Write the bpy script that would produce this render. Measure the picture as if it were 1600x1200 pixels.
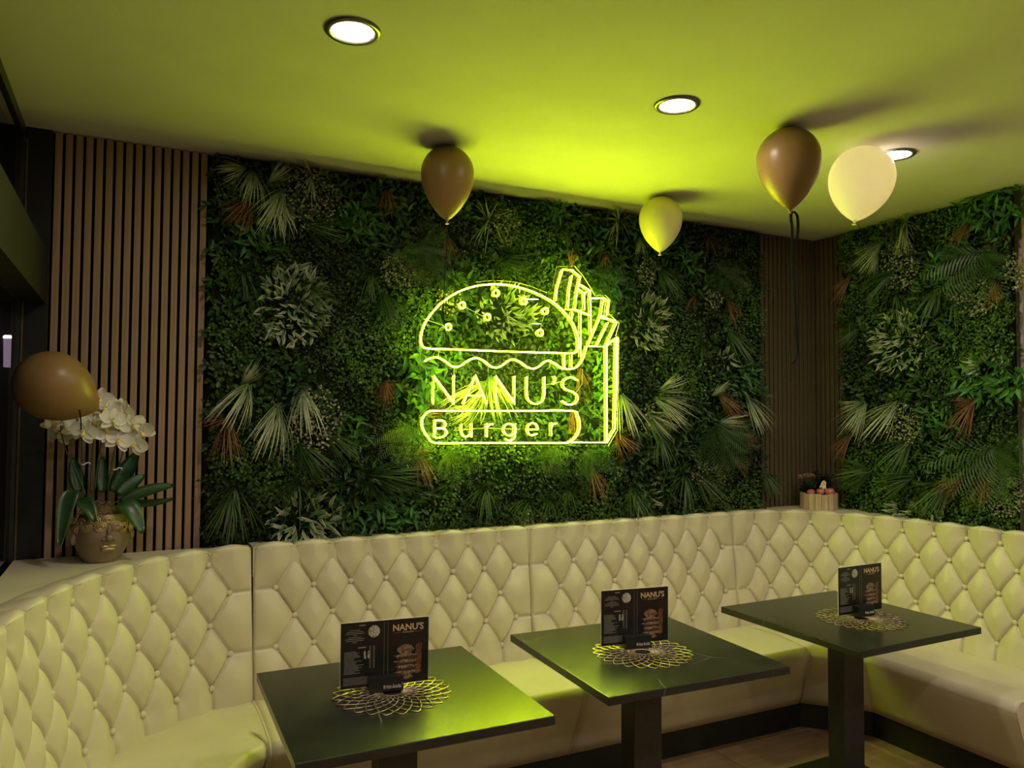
import bpy, bmesh, math, random
import numpy as np
from mathutils import Vector, Matrix, Quaternion
random.seed(7); rng = np.random.default_rng(7)
PI = math.pi
for o in list(bpy.data.objects): bpy.data.objects.remove(o, do_unlink=True)
SC = bpy.context.scene
COL = SC.collection

# ------------------------------------------------------------------ camera
F_PX, PITCH, ROLL, YAW = 1199.37, 0.03829, 0.00547, 0.45809
CAM = Vector((0.0, -3.55, 1.6398))
fw = Vector((math.sin(YAW)*math.cos(PITCH), math.cos(YAW)*math.cos(PITCH), math.sin(PITCH)))
rt0 = Vector((math.cos(YAW), -math.sin(YAW), 0)); up0 = rt0.cross(fw)
rt = rt0*math.cos(ROLL)+up0*math.sin(ROLL); up = up0*math.cos(ROLL)-rt0*math.sin(ROLL)
cd = bpy.data.cameras.new('camera'); cam = bpy.data.objects.new('camera', cd); COL.objects.link(cam)
cam.matrix_world = Matrix(((rt.x, up.x, -fw.x, CAM.x), (rt.y, up.y, -fw.y, CAM.y), (rt.z, up.z, -fw.z, CAM.z), (0, 0, 0, 1)))
cd.sensor_width = 36; cd.lens = 36*F_PX/1600; cd.clip_start = 0.02
SC.camera = cam
def at(px, py, axis, val):
    """world point on the plane axis=val that the photograph shows at (px,py)"""
    d = fw + rt*((px-800)/F_PX) + up*((600-py)/F_PX)
    t = (val-CAM[axis])/d[axis]
    return CAM + d*t

# ------------------------------------------------------------------ world, exposure
w = bpy.data.worlds.new('world'); SC.world = w; w.use_nodes = True
w.node_tree.nodes['Background'].inputs[0].default_value = (0.02, 0.022, 0.03, 1)
w.node_tree.nodes['Background'].inputs[1].default_value = 0.3
SC.view_settings.view_transform = 'Standard'
SC.view_settings.look = 'None'
SC.view_settings.gamma = 1.0
SC.view_settings.use_curve_mapping = False
SC.view_settings.exposure = 1.5
NEON_POWER = 90.0        # strength of the tubes' front
NEON_EDGE = 21.0         # the rounded shoulders beside it
NEON_SIDE = 5.5          # weaker glow through the jacket's sides
NEON_BACK = 82.0         # light leaving through the clear sheet towards the plants
DOWN_POWER = 90.0         # strength of the ceiling lamps
SC.cycles.max_bounces = 8; SC.cycles.diffuse_bounces = 4; SC.cycles.transparent_max_bounces = 12
SC.cycles.sample_clamp_indirect = 6.0
SC.cycles.caustics_reflective = False; SC.cycles.caustics_refractive = False

H = 2.766      # ceiling
XR = 3.922     # right wall
XL = -0.415    # window plane on the left
YF = -6.2      # wall behind the viewpoint
XFAR = 6.0

# ------------------------------------------------------------------ materials
MATS = {}
def mat(name, color=(.8, .8, .8), rough=.5, metal=0.0, spec=.5, emit=None, estr=0, coat=0):
    if name in MATS: return MATS[name]
    m = bpy.data.materials.new(name); m.use_nodes = True
    b = m.node_tree.nodes['Principled BSDF']
    b.inputs['Base Color'].default_value = (*color, 1)
    b.inputs['Roughness'].default_value = rough
    b.inputs['Metallic'].default_value = metal
    b.inputs['Specular IOR Level'].default_value = spec
    if coat: b.inputs['Coat Weight'].default_value = coat
    if emit:
        b.inputs['Emission Color'].default_value = (*emit, 1)
        b.inputs['Emission Strength'].default_value = estr
    MATS[name] = m
    return m
def nd(m, t, **kw):
    n = m.node_tree.nodes.new(t)
    for k, v in kw.items(): setattr(n, k, v)
    return n
def lk(m, a, b): m.node_tree.links.new(a, b)
def noise_mix(m, c1, c2, scale=(10, 10, 10), detail=4, coord='Object', lo=.35, hi=.65, bump=0, nscale=1.0):
    """two-tone noise colour (and optional bump) on a principled material"""
    b = m.node_tree.nodes['Principled BSDF']
    tc = nd(m, 'ShaderNodeTexCoord'); mp = nd(m, 'ShaderNodeMapping'); mp.inputs['Scale'].default_value = scale
    lk(m, tc.outputs[coord], mp.inputs['Vector'])
    n = nd(m, 'ShaderNodeTexNoise'); n.inputs['Scale'].default_value = nscale; n.inputs['Detail'].default_value = detail
    lk(m, mp.outputs[0], n.inputs['Vector'])
    r = nd(m, 'ShaderNodeValToRGB'); r.color_ramp.elements[0].position = lo; r.color_ramp.elements[1].position = hi
    r.color_ramp.elements[0].color = (*c1, 1); r.color_ramp.elements[1].color = (*c2, 1)
    lk(m, n.outputs['Fac'], r.inputs[0]); lk(m, r.outputs[0], b.inputs['Base Color'])
    if bump:
        bp = nd(m, 'ShaderNodeBump'); bp.inputs['Strength'].default_value = bump; bp.inputs['Distance'].default_value = .002
        lk(m, n.outputs['Fac'], bp.inputs['Height']); lk(m, bp.outputs[0], b.inputs['Normal'])
    return m
M = {}
M['ceiling'] = noise_mix(mat('ceiling_paint', rough=.9, spec=.1), (.57, .56, .53), (.61, .60, .57), (3, 3, 3))
M['wall'] = noise_mix(mat('wall_paint', rough=.9, spec=.1), (.50, .46, .40), (.55, .51, .45), (3, 3, 3))
M['blackwall'] = noise_mix(mat('black_panel', rough=.6, spec=.3), (.006, .006, .006), (.012, .012, .011), (6, 6, 6))
M['felt'] = noise_mix(mat('black_felt', rough=.95, spec=.1), (.004, .004, .004), (.010, .010, .010), (200, 200, 200))
M['slat'] = noise_mix(mat('slat_oak', rough=.6, spec=.3), (.25, .16, .092), (.36, .235, .14), (60, 60, 2.2), detail=6, bump=.15)
M['slat_shaded'] = noise_mix(mat('slat_oak_shaded', rough=.6, spec=.3), (.075, .056, .029), (.115, .087, .046), (60, 60, 2.2), detail=6, bump=.15)  # slat wood in the dim corner, its shade put into the colour
M['leather'] = noise_mix(mat('cream_leather', rough=.42, spec=.45), (.60, .53, .385), (.66, .59, .435), (5, 5, 5), detail=6)
M['plinth'] = noise_mix(mat('plinth_black', rough=.5, spec=.4), (.012, .012, .010), (.02, .02, .018), (8, 8, 8))
M['blackmetal'] = noise_mix(mat('black_metal', rough=.42, spec=.5), (.014, .014, .013), (.022, .022, .02), (40, 40, 40))
M['floor'] = noise_mix(mat('floor_tile', rough=.5, spec=.4), (.26, .165, .095), (.38, .25, .15), (2.5, 14, 3), detail=6)
M['joint'] = noise_mix(mat('floor_joint', rough=.9), (.10, .07, .045), (.14, .10, .07), (20, 20, 20))
M['frame'] = noise_mix(mat('window_frame_black', rough=.4, spec=.5), (.008, .008, .008), (.016, .016, .014), (9, 9, 9))
M['transom'] = noise_mix(mat('transom_olive', rough=.8, spec=.12), (.016, .014, .008), (.022, .019, .011), (5, 5, 5))
M['neon'] = mat('neon_tube', (.9, .95, .6), .4, emit=(.76, 1.0, .006), estr=NEON_POWER)
M['neon_side'] = mat('neon_jacket', (.9, .95, .6), .4, emit=(.76, 1.0, .008), estr=NEON_SIDE)
M['neon_edge'] = mat('neon_edge', (.9, .95, .6), .4, emit=(.76, 1.0, .008), estr=NEON_EDGE)
M['neon_back'] = mat('neon_back', (.9, .95, .6), .4, emit=(.76, 1.0, .008), estr=NEON_BACK)
M['lamp'] = mat('lamp_diffuser', (.9, .9, .9), .4, emit=(1, .87, .74), estr=DOWN_POWER)
M['trim'] = mat('lamp_trim', (.16, .15, .14), .3, metal=.8)
M['gold'] = noise_mix(mat('print_gold', rough=.45), (.62, .40, .20), (.72, .48, .25), (200, 200, 200))
M['grey_print'] = mat('print_grey', (.30, .28, .25), .6)
M['white_print'] = mat('print_white', (.75, .75, .75), .5)
M['card'] = noise_mix(mat('card_black', rough=.16, spec=.5), (.006, .006, .006), (.011, .011, .010), (40, 40, 40))
M['card_edge'] = mat('card_edge', (.75, .73, .68), .5)
M['holder'] = noise_mix(mat('holder_black', rough=.35, spec=.5), (.006, .006, .006), (.012, .012, .012), (60, 60, 60))
M['wire'] = noise_mix(mat('placemat_metal', rough=.34, metal=1.0), (.52, .40, .29), (.68, .53, .40), (40, 40, 40))
M['cable'] = mat('clear_cable', (.55, .6, .45), .3)
M['black'] = mat('ribbon_black', (.004, .005, .003), .6, spec=.15)
M['knot'] = mat('balloon_knot', (.22, .13, .04), .5)

def mk_table():
    m = noise_mix(mat('table_stone', rough=.27, spec=.5), (.012, .013, .011), (.021, .022, .018), (9, 9, 9), detail=8)
    b = m.node_tree.nodes['Principled BSDF']
    tc = nd(m, 'ShaderNodeTexCoord')
    oi = nd(m, 'ShaderNodeObjectInfo'); ad = nd(m, 'ShaderNodeVectorMath', operation='ADD')
    lk(m, tc.outputs['Object'], ad.inputs[0]); lk(m, oi.outputs['Location'], ad.inputs[1])
    n = nd(m, 'ShaderNodeTexNoise'); n.inputs['Scale'].default_value = 3.0; n.inputs['Detail'].default_value = 3
    lk(m, ad.outputs[0], n.inputs['Vector'])
    mx = nd(m, 'ShaderNodeMix', data_type='VECTOR'); mx.inputs[0].default_value = .05
    lk(m, ad.outputs[0], mx.inputs[4]); lk(m, n.outputs['Color'], mx.inputs[5])
    v = nd(m, 'ShaderNodeTexVoronoi', feature='DISTANCE_TO_EDGE'); v.inputs['Scale'].default_value = 2.0
    lk(m, mx.outputs[1], v.inputs['Vector'])
    r = nd(m, 'ShaderNodeValToRGB'); r.color_ramp.elements[0].position = 0; r.color_ramp.elements[1].position = .006
    r.color_ramp.elements[0].color = (1, 1, 1, 1); r.color_ramp.elements[1].color = (0, 0, 0, 1)
    lk(m, v.outputs['Distance'], r.inputs[0])
    n2 = nd(m, 'ShaderNodeTexNoise'); n2.inputs['Scale'].default_value = 4
    lk(m, ad.outputs[0], n2.inputs['Vector'])
    r2 = nd(m, 'ShaderNodeValToRGB'); r2.color_ramp.elements[0].position = .48; r2.color_ramp.elements[1].position = .66
    lk(m, n2.outputs['Fac'], r2.inputs[0])
    mu = nd(m, 'ShaderNodeMath', operation='MULTIPLY'); lk(m, r.outputs[0], mu.inputs[0]); lk(m, r2.outputs[0], mu.inputs[1])
    mu2 = nd(m, 'ShaderNodeMath', operation='MULTIPLY'); lk(m, mu.outputs[0], mu2.inputs[0]); mu2.inputs[1].default_value = .55
    base = b.inputs['Base Color'].links[0].from_socket
    mc = nd(m, 'ShaderNodeMix', data_type='RGBA'); lk(m, mu2.outputs[0], mc.inputs[0]); lk(m, base, mc.inputs[6])
    mc.inputs[7].default_value = (.30, .27, .20, 1)
    lk(m, mc.outputs[2], b.inputs['Base Color'])
    return m
M['table'] = mk_table()

def mk_clear(name, tint=(1, 1, 1), base_refl=.03, rough=.0):
    """thin clear sheet: fresnel reflection over plain transparency"""
    m = bpy.data.materials.new(name); m.use_nodes = True; nt = m.node_tree
    nt.nodes.remove(nt.nodes['Principled BSDF']); out = nt.nodes['Material Output']
    t = nd(m, 'ShaderNodeBsdfTransparent'); t.inputs[0].default_value = (*tint, 1)
    g = nd(m, 'ShaderNodeBsdfGlossy'); g.inputs['Roughness'].default_value = rough
    f = nd(m, 'ShaderNodeFresnel'); f.inputs['IOR'].default_value = 1.5
    mx = nd(m, 'ShaderNodeMixShader')
    lk(m, f.outputs[0], mx.inputs[0]); lk(m, t.outputs[0], mx.inputs[1]); lk(m, g.outputs[0], mx.inputs[2])
    lk(m, mx.outputs[0], out.inputs[0])
    return m
M['acrylic'] = mk_clear('acrylic_sheet', (.97, .98, .95))
M['glass'] = mk_clear('window_glass', (.45, .46, .47))
M['acrylic_edge'] = mat('acrylic_edge', (.85, .88, .80), .3)

def mk_balloon(name, col, trans=.25, rough=.28):
    m = bpy.data.materials.new(name); m.use_nodes = True; nt = m.node_tree
    b = nt.nodes['Principled BSDF']; out = nt.nodes['Material Output']
    b.inputs['Base Color'].default_value = (*col, 1); b.inputs['Roughness'].default_value = rough
    b.inputs['Specular IOR Level'].default_value = .35
    tc = nd(m, 'ShaderNodeTexCoord'); n = nd(m, 'ShaderNodeTexNoise'); n.inputs['Scale'].default_value = 6
    lk(m, tc.outputs['Object'], n.inputs['Vector'])
    r = nd(m, 'ShaderNodeMix', data_type='RGBA'); lk(m, n.outputs['Fac'], r.inputs[0])
    r.inputs[6].default_value = (*[c*.93 for c in col], 1); r.inputs[7].default_value = (*[min(1, c*1.07) for c in col], 1)
    lk(m, r.outputs[2], b.inputs['Base Color'])
    t = nd(m, 'ShaderNodeBsdfTranslucent'); lk(m, r.outputs[2], t.inputs[0])
    mx = nd(m, 'ShaderNodeMixShader'); mx.inputs[0].default_value = trans
    lk(m, b.outputs[0], mx.inputs[1]); lk(m, t.outputs[0], mx.inputs[2]); lk(m, mx.outputs[0], out.inputs[0])
    return m
M['balloon_brown'] = mk_balloon('balloon_brown', (.25, .145, .052), .10, .36)
M['balloon_yellow'] = mk_balloon('balloon_cream', (.70, .60, .36), .25, .4)
M['balloon_white'] = mk_balloon('balloon_white', (.96, .87, .74), .6, .4)

def mk_leaf(name, rough=.48, trans=.12):
    """leaf material coloured by the mesh attribute Col (each leaf has its own tone)"""
    m = bpy.data.materials.new(name); m.use_nodes = True; nt = m.node_tree
    b = nt.nodes['Principled BSDF']; out = nt.nodes['Material Output']
    a = nd(m, 'ShaderNodeVertexColor', layer_name='Col')
    lk(m, a.outputs['Color'], b.inputs['Base Color'])
    b.inputs['Roughness'].default_value = rough; b.inputs['Specular IOR Level'].default_value = .42
    if trans:
        t = nd(m, 'ShaderNodeBsdfTranslucent'); lk(m, a.outputs['Color'], t.inputs[0])
        mx = nd(m, 'ShaderNodeMixShader'); mx.inputs[0].default_value = trans
        lk(m, b.outputs[0], mx.inputs[1]); lk(m, t.outputs[0], mx.inputs[2]); lk(m, mx.outputs[0], out.inputs[0])
    return m
M['leaf'] = mk_leaf('plant_leaf')
M['mat_back'] = noise_mix(mat('plant_backing', rough=.95, spec=.05), (.004, .007, .003), (.012, .02, .008), (40, 40, 40))
M['orchid_leaf'] = noise_mix(mat('orchid_leaf', rough=.35), (.012, .045, .010), (.024, .07, .018), (20, 20, 20))
M['petal'] = mk_balloon('orchid_petal', (.82, .80, .70), .25, .5)
M['lip'] = mat('orchid_lip', (.75, .62, .18), .5)
M['stem'] = mat('orchid_stem', (.03, .055, .02), .5)
M['moss'] = noise_mix(mat('dry_moss', rough=.9), (.11, .07, .03), (.22, .15, .07), (120, 120, 120))
M['pot'] = noise_mix(mat('pot_terracotta', rough=.5, metal=.25), (.20, .145, .095), (.31, .235, .155), (9, 9, 14), detail=6, bump=.2)
M['potgold'] = noise_mix(mat('pot_gilded', rough=.38, metal=.6), (.38, .27, .14), (.60, .45, .24), (40, 40, 40))
M['tub'] = noise_mix(mat('tub_pine', rough=.65), (.46, .33, .20), (.62, .47, .31), (50, 50, 6), detail=5, bump=.15)
M['soil'] = noise_mix(mat('soil', rough=.95), (.012, .010, .008), (.035, .028, .02), (90, 90, 90))
M['apple'] = noise_mix(mat('apple_skin', rough=.3), (.42, .06, .08), (.60, .24, .24), (25, 25, 12))
M['tag'] = noise_mix(mat('paper_tag', rough=.7), (.55, .40, .26), (.80, .68, .52), (90, 90, 90), lo=.45, hi=.55)
M['burger1'] = noise_mix(mat('print_bun', rough=.3), (.05, .02, .010), (.40, .22, .13), (180, 180, 180))
M['burger2'] = noise_mix(mat('print_patty', rough=.3), (.012, .006, .004), (.14, .05, .03), (220, 220, 220))
M['burger3'] = noise_mix(mat('print_salad', rough=.3), (.06, .03, .012), (.50, .33, .22), (260, 260, 260), lo=.4, hi=.6)
M['burger4'] = noise_mix(mat('print_fries', rough=.3), (.06, .02, .010), (.34, .11, .04), (200, 200, 200))
M['bowl'] = noise_mix(mat('print_bowl', rough=.4), (.10, .09, .04), (.70, .66, .52), (330, 330, 330), lo=.42, hi=.55)

# ------------------------------------------------------------------ helpers
def link(name, me, m=None, parent=None):
    o = bpy.data.objects.new(name, me); COL.objects.link(o)
    if m is not None and len(me.materials) == 0: me.materials.append(m)
    if parent is not None: o.parent = parent
    return o
def tag(o, label, cat, group=None):
    o['label'] = label; o['category'] = cat
    if group: o['group'] = group
    return o
def thing(name, label, cat, loc=(0, 0, 0), rz=0, group=None):
    o = bpy.data.objects.new(name, None); COL.objects.link(o); o.empty_display_size = .1
    o.location = loc; o.rotation_euler = (0, 0, rz)
    return tag(o, label, cat, group)
def structure(o):
    o['kind'] = 'structure'; return o
def plabel(o, s): o['label'] = s; return o
def pydata(name, verts, faces, smooth=False):
    me = bpy.data.meshes.new(name); me.from_pydata([tuple(v) for v in verts], [], faces); me.update()
    if smooth: me.polygons.foreach_set('use_smooth', [True]*len(me.polygons))
    return me
def np_mesh(name, V, Fq, colors=None, smooth=False):
    """V (n,3); Fq (m,k) ; colors per vertex (n,3)"""
    me = bpy.data.meshes.new(name); V = np.asarray(V, np.float32); Fq = np.asarray(Fq, np.int32)
    n, (m, k) = len(V), Fq.shape
    me.vertices.add(n); me.vertices.foreach_set('co', V.ravel())
    me.loops.add(m*k); me.loops.foreach_set('vertex_index', Fq.ravel())
    me.polygons.add(m); me.polygons.foreach_set('loop_start', np.arange(0, m*k, k, dtype=np.int32))
    me.polygons.foreach_set('loop_total', np.full(m, k, np.int32))
    if smooth: me.polygons.foreach_set('use_smooth', np.ones(m, bool))
    if colors is not None:
        a = me.color_attributes.new('Col', 'FLOAT_COLOR', 'POINT')
        c = np.ones((n, 4), np.float32); c[:, :3] = colors
        a.data.foreach_set('color', c.ravel())
    me.update(calc_edges=True)
    return me
def box_mesh(name, x0, x1, y0, y1, z0, z1, bevel=0, seg=2):
    bm = bmesh.new(); bmesh.ops.create_cube(bm, size=1)
    for v in bm.verts:
        v.co = Vector(((x0+x1)/2+v.co.x*(x1-x0), (y0+y1)/2+v.co.y*(y1-y0), (z0+z1)/2+v.co.z*(z1-z0)))
    if bevel: bmesh.ops.bevel(bm, geom=bm.edges[:], offset=bevel, segments=seg, affect='EDGES', profile=.5)
    me = bpy.data.meshes.new(name); bm.to_mesh(me); bm.free(); return me
def lathe_mesh(name, prof, n=32, smooth=True, cap=True):
    V, Fc = [], []
    for r, z in prof:
        for i in range(n): a = 2*PI*i/n; V.append((r*math.cos(a), r*math.sin(a), z))
    for j in range(len(prof)-1):
        for i in range(n): Fc.append((j*n+i, j*n+(i+1) % n, (j+1)*n+(i+1) % n, (j+1)*n+i))
    if cap:
        Fc.append(tuple(range(n))[::-1]); Fc.append(tuple(range((len(prof)-1)*n, len(prof)*n)))
    return pydata(name, V, Fc, smooth)
def tube_data(pts, r, sides=6, closed=False, taper=None):
    pts = [Vector(p) for p in pts]; n = len(pts); V, Fc = [], []
    prev = None
    for i, p in enumerate(pts):
        if closed: t = pts[(i+1) % n]-pts[i-1]
        else: t = pts[min(i+1, n-1)]-pts[max(i-1, 0)]
        t.normalize()
        if prev is None:
            a = Vector((0, 0, 1)) if abs(t.z) < .9 else Vector((1, 0, 0)); u = t.cross(a).normalized()
        else:
            u = (prev-t*prev.dot(t)).normalized()
        prev = u; v = t.cross(u)
        rr = r if taper is None else r*(taper[0]+(taper[1]-taper[0])*i/(n-1))
        for k in range(sides):
            a = 2*PI*k/sides; V.append(p+(u*math.cos(a)+v*math.sin(a))*rr)
    m = n if closed else n-1
    for i in range(m):
        j = (i+1) % n
        for k in range(sides): Fc.append((i*sides+k, i*sides+(k+1) % sides, j*sides+(k+1) % sides, j*sides+k))
    if not closed: Fc.append(tuple(range(sides))[::-1]); Fc.append(tuple(range((n-1)*sides, n*sides)))
    return V, Fc
class MB:
    def __init__(s): s.V, s.F = [], []
    def add(s, V, Fc): k = len(s.V); s.V += [tuple(v) for v in V]; s.F += [tuple(i+k for i in f) for f in Fc]; return s
    def tube(s, pts, r, sides=6, closed=False, taper=None): return s.add(*tube_data(pts, r, sides, closed, taper))
    def box(s, x0, x1, y0, y1, z0, z1):
        V = [(x, y, z) for z in (z0, z1) for y in (y0, y1) for x in (x0, x1)]
        return s.add(V, [(0, 2, 3, 1), (4, 5, 7, 6), (0, 1, 5, 4), (2, 6, 7, 3), (0, 4, 6, 2), (1, 3, 7, 5)])
    def ellipsoid(s, c, r, n=12, m=8, rot=None):
        V, Fc = [], []
        for j in range(1, m):
            th = PI*j/m
            for i in range(n):
                ph = 2*PI*i/n; p = Vector((r[0]*math.sin(th)*math.cos(ph), r[1]*math.sin(th)*math.sin(ph), r[2]*math.cos(th)))
                if rot is not None: p = rot @ p
                V.append(p+Vector(c))
        for j in range(m-2):
            for i in range(n): Fc.append((j*n+i, (j+1)*n+i, (j+1)*n+(i+1) % n, j*n+(i+1) % n))
        t = Vector((0, 0, r[2])); t = rot @ t if rot is not None else t
        V.append(Vector(c)+t); V.append(Vector(c)-t); k = len(V)-2
        for i in range(n): Fc.append((k, i, (i+1) % n)); Fc.append((k+1, (m-2)*n+(i+1) % n, (m-2)*n+i))
        return s.add(V, Fc)
    def mesh(s, name, smooth=False): return pydata(name, s.V, s.F, smooth)
    def build(s, name, m, parent=None, smooth=False): return link(name, s.mesh(name, smooth), m, parent)
def catmull(P, n=8, closed=False):
    P = [Vector(p) for p in P]; out = []; N = len(P)
    for i in range(N if closed else N-1):
        if closed: a, b, c, d = P[i-1], P[i], P[(i+1) % N], P[(i+2) % N]
        else: a, b, c, d = P[max(i-1, 0)], P[i], P[i+1], P[min(i+2, N-1)]
        for k in range(n):
            t = k/n
            out.append(.5*((2*b)+(c-a)*t+(2*a-5*b+4*c-d)*t*t+(3*b-a-3*c+d)*t**3))
    if not closed: out.append(P[-1])
    return out
def text_mesh(body, size, bold=False, align='CENTER', extrude=.0003, spacing=1.0):
    cu = bpy.data.curves.new('txt', 'FONT'); cu.body = body; cu.size = size; cu.align_x = align; cu.align_y = 'CENTER'
    cu.extrude = extrude; cu.space_character = spacing; cu.resolution_u = 3
    if bold: cu.offset = size*.022
    o = bpy.data.objects.new('txt', cu); COL.objects.link(o)
    dg = bpy.context.evaluated_depsgraph_get()
    me = bpy.data.meshes.new_from_object(o.evaluated_get(dg)); me.name = 'lettering'
    bpy.data.objects.remove(o); bpy.data.curves.remove(cu)
    me.materials.clear()
    return me

# ------------------------------------------------------------------ room shell
fl = structure(link('floor', box_mesh('floor', XL-.6, XFAR, YF, .5, -.12, -.004), M['joint']))
TS = .6; tile_me = box_mesh('tile', -TS/2+.002, TS/2-.002, -TS/2+.002, TS/2-.002, -.02, 0, .0015, 1)
for i in range(10):
    for j in range(11):
        t = link('floor_tile', tile_me, M['floor'], fl); t.location = (XL+TS/2+i*TS, -.01-TS/2-j*TS+.03, 0)
        t.rotation_euler = (0, 0, PI*random.randint(0, 1))
structure(link('ceiling', box_mesh('ceiling', XL-.0, XFAR, YF, .2, H, H+.15), M['ceiling']))
structure(link('wall_back', box_mesh('wall_back', XL-.012, XR+.2, .035, .2, -.02, H+.1), M['blackwall']))
structure(link('wall_right', box_mesh('wall_right', XR+.035, XR+.2, -2.6, .035, -.02, H+.1), M['wall']))
structure(link('wall_far_right', box_mesh('wall_far_right', XFAR, XFAR+.15, YF, -2.5, -.02, H+.1), M['wall']))
structure(link('wall_side_return', box_mesh('wall_side_return', XR+.2, XFAR, -2.6, -2.45, -.02, H+.1), M['wall']))
structure(link('wall_front', box_mesh('wall_front', XL-.1, XFAR, YF-.15, YF, -.02, H+.1), M['wall']))
# window wall on the left: black frame, wide transom, dark panes
win = structure(bpy.data.objects.new('window_1', None)); COL.objects.link(win); win.location = (XL, 0, 0)
mb = MB(); mb.box(XL-.03, XL+.010, YF, -.0, H-.045, H); plabel(mb.build('head_frame', M['frame'], win), 'black metal head frame under the ceiling')
mb = MB(); mb.box(XL-.03, XL+.02, YF, 0, 0, .9); mb.build('sill_panel', M['frame'], win)
mb = MB(); mb.box(XL-.06, XL+.095, YF, -.005, 2.065, 2.275); plabel(mb.build('transom', M['transom'], win), 'wide olive-brown transom box across the window')
for y in (-.02, -1.9, -3.8, -5.7):
    mb = MB(); mb.box(XL-.012, XL+.012, y-.025, y+.02, .9, H-.045); mb.build('post', M['frame'], win)
for y0, y1 in ((-1.88, -.045), (-3.78, -1.92), (-5.68, -3.82)):
    for z0, z1 in ((.9, 2.065), (2.275, H-.045)):
        mb = MB(); mb.add([(XL, y0, z0), (XL, y1, z0), (XL, y1, z1), (XL, y0, z1)], [(0, 1, 2, 3)]); mb.build('pane', M['glass'], win)
for c in win.children: c.matrix_parent_inverse = Matrix.Translation((-XL, 0, 0))
# black corner strip between window and slats
structure(link('trim_1', box_mesh('trim_1', XL+.012, -.312, -.006, .035, 0, H, .002, 1), M['blackwall']))
structure(link('trim_2', box_mesh('trim_2', XL+.013, XL+.020, -.012, -.006, .9, H-.046, .001, 1), M['slat_shaded']))
# dark facade outside, night
structure(link('wall_outside', box_mesh('wall_outside', -3.4, XL+.3, .55, .65, -.1, 3.2), M['blackwall']))

# ------------------------------------------------------------------ slat panels
SLP = .0364
def slat_panel(label, n, x0, m, rot=None, loc=(0, 0, 0)):
    root = thing('slat_panel', label, 'wall panel', loc, 0 if rot is None else rot, 'vertical wood slat wall panels')
    z0 = .98
    link('felt_backing', box_mesh('felt_backing', x0-.004, x0+n*SLP, .018, .030, z0, H-.002), M['felt'], root)
    sm = box_mesh('slat', 0, .0252, 0, .018, z0, H-.004, .0012, 1)
    for i in range(n):
        s = link('slat', sm, m, root); s.location = (x0+i*SLP, 0, 0)
    return root
slat_panel('brown oak vertical slat panel on the left behind the orchid pot', 16, -.304, M['slat'])
nb = 13
slat_panel('shade-toned narrow wood slat panel right of the long plant wall, left side of the corner', nb, XR-.001-.0252-(nb-1)*SLP, M['slat_shaded'])
slat_panel('shade-toned narrow wood slat panel in the corner beside the right-hand plant wall', 7, .004, M['slat_shaded'], -PI/2, (XR, 0, 0))
# timber end strip of the right-hand plant wall
tag(link('timber_strip', box_mesh('timber_strip', XR-.004, XR+.034, -1.315, -1.287, 1.0, H-.003, .0012, 1), M['slat']),
    'narrow vertical timber edge strip at the far right end of the plant wall', 'timber strip')

# ------------------------------------------------------------------ plant walls
def leaf_cloud(P, N, size, aspect, cols, cvar=.25, tilt=.7, fold=.25, shape='point', tipcol=None):
    """many leaves: P (n,3) base points, N outward normal; returns V,F(quads/tris),C arrays. two folded faces per leaf"""
    n = len(P); N = np.array(N, float)
    ref = np.array([0, 0, 1.0]); u = np.cross(ref, N); u /= np.linalg.norm(u); v = np.cross(N, u)
    ang = rng.uniform(0, 2*PI, n)
    out = rng.uniform(.15, tilt+.3, n)
    d = (np.cos(ang)[:, None]*u+np.sin(ang)[:, None]*v)*np.cos(out)[:, None]+N*np.sin(out)[:, None]
    d[:, 2] -= .25*rng.random(n); d /= np.linalg.norm(d, axis=1)[:, None]
    side = np.cross(d, N+rng.normal(0, .25, (n, 3))); side /= np.linalg.norm(side, axis=1)[:, None]
    nn = np.cross(side, d)
    L = (size*rng.uniform(.65, 1.3, n))[:, None]; W = L*aspect
    mid = P+d*L*.45-nn*L*fold*.3
    if shape == 'point':
        V = np.stack([P, P+d*L*.42+side*W*.5+nn*L*.06, P+d*L-nn*L*.12, P+d*L*.42-side*W*.5+nn*L*.06], 1).reshape(-1, 3)
        k = np.arange(n)*4
        Fq = np.concatenate([np.stack([k, k+1, k+2], 1), np.stack([k, k+2, k+3], 1)]); per = 4
        tips = [0, .6, 1, .6]
    else:
        V = np.stack([P, P+d*L*.25+side*W*.42+nn*L*.05, P+d*L*.75+side*W*.42+nn*L*.05, P+d*L-nn*L*.05,
                      P+d*L*.75-side*W*.42+nn*L*.05, P+d*L*.25-side*W*.42+nn*L*.05], 1).reshape(-1, 3)
        k = np.arange(n)*6
        Fq = np.concatenate([np.stack([k, k+1, k+2], 1), np.stack([k, k+2, k+3], 1), np.stack([k, k+3, k+4], 1), np.stack([k, k+4, k+5], 1)]); per = 6
        tips = [0, .4, .8, 1, .8, .4]
    cols = np.array(cols); c = .78*cols[rng.integers(0, len(cols), n)]*rng.uniform(1-cvar, 1+cvar, (n, 1))
    C = np.repeat(c[:, None, :], per, 1)
    if tipcol is not None:
        t = np.array(tips)[None, :, None]; C = C*(1-t)+np.array(tipcol)[None, None, :]*t*rng.uniform(.8, 1.15, (n, 1, 1))
    return V, Fq, C.reshape(-1, 3)

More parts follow.
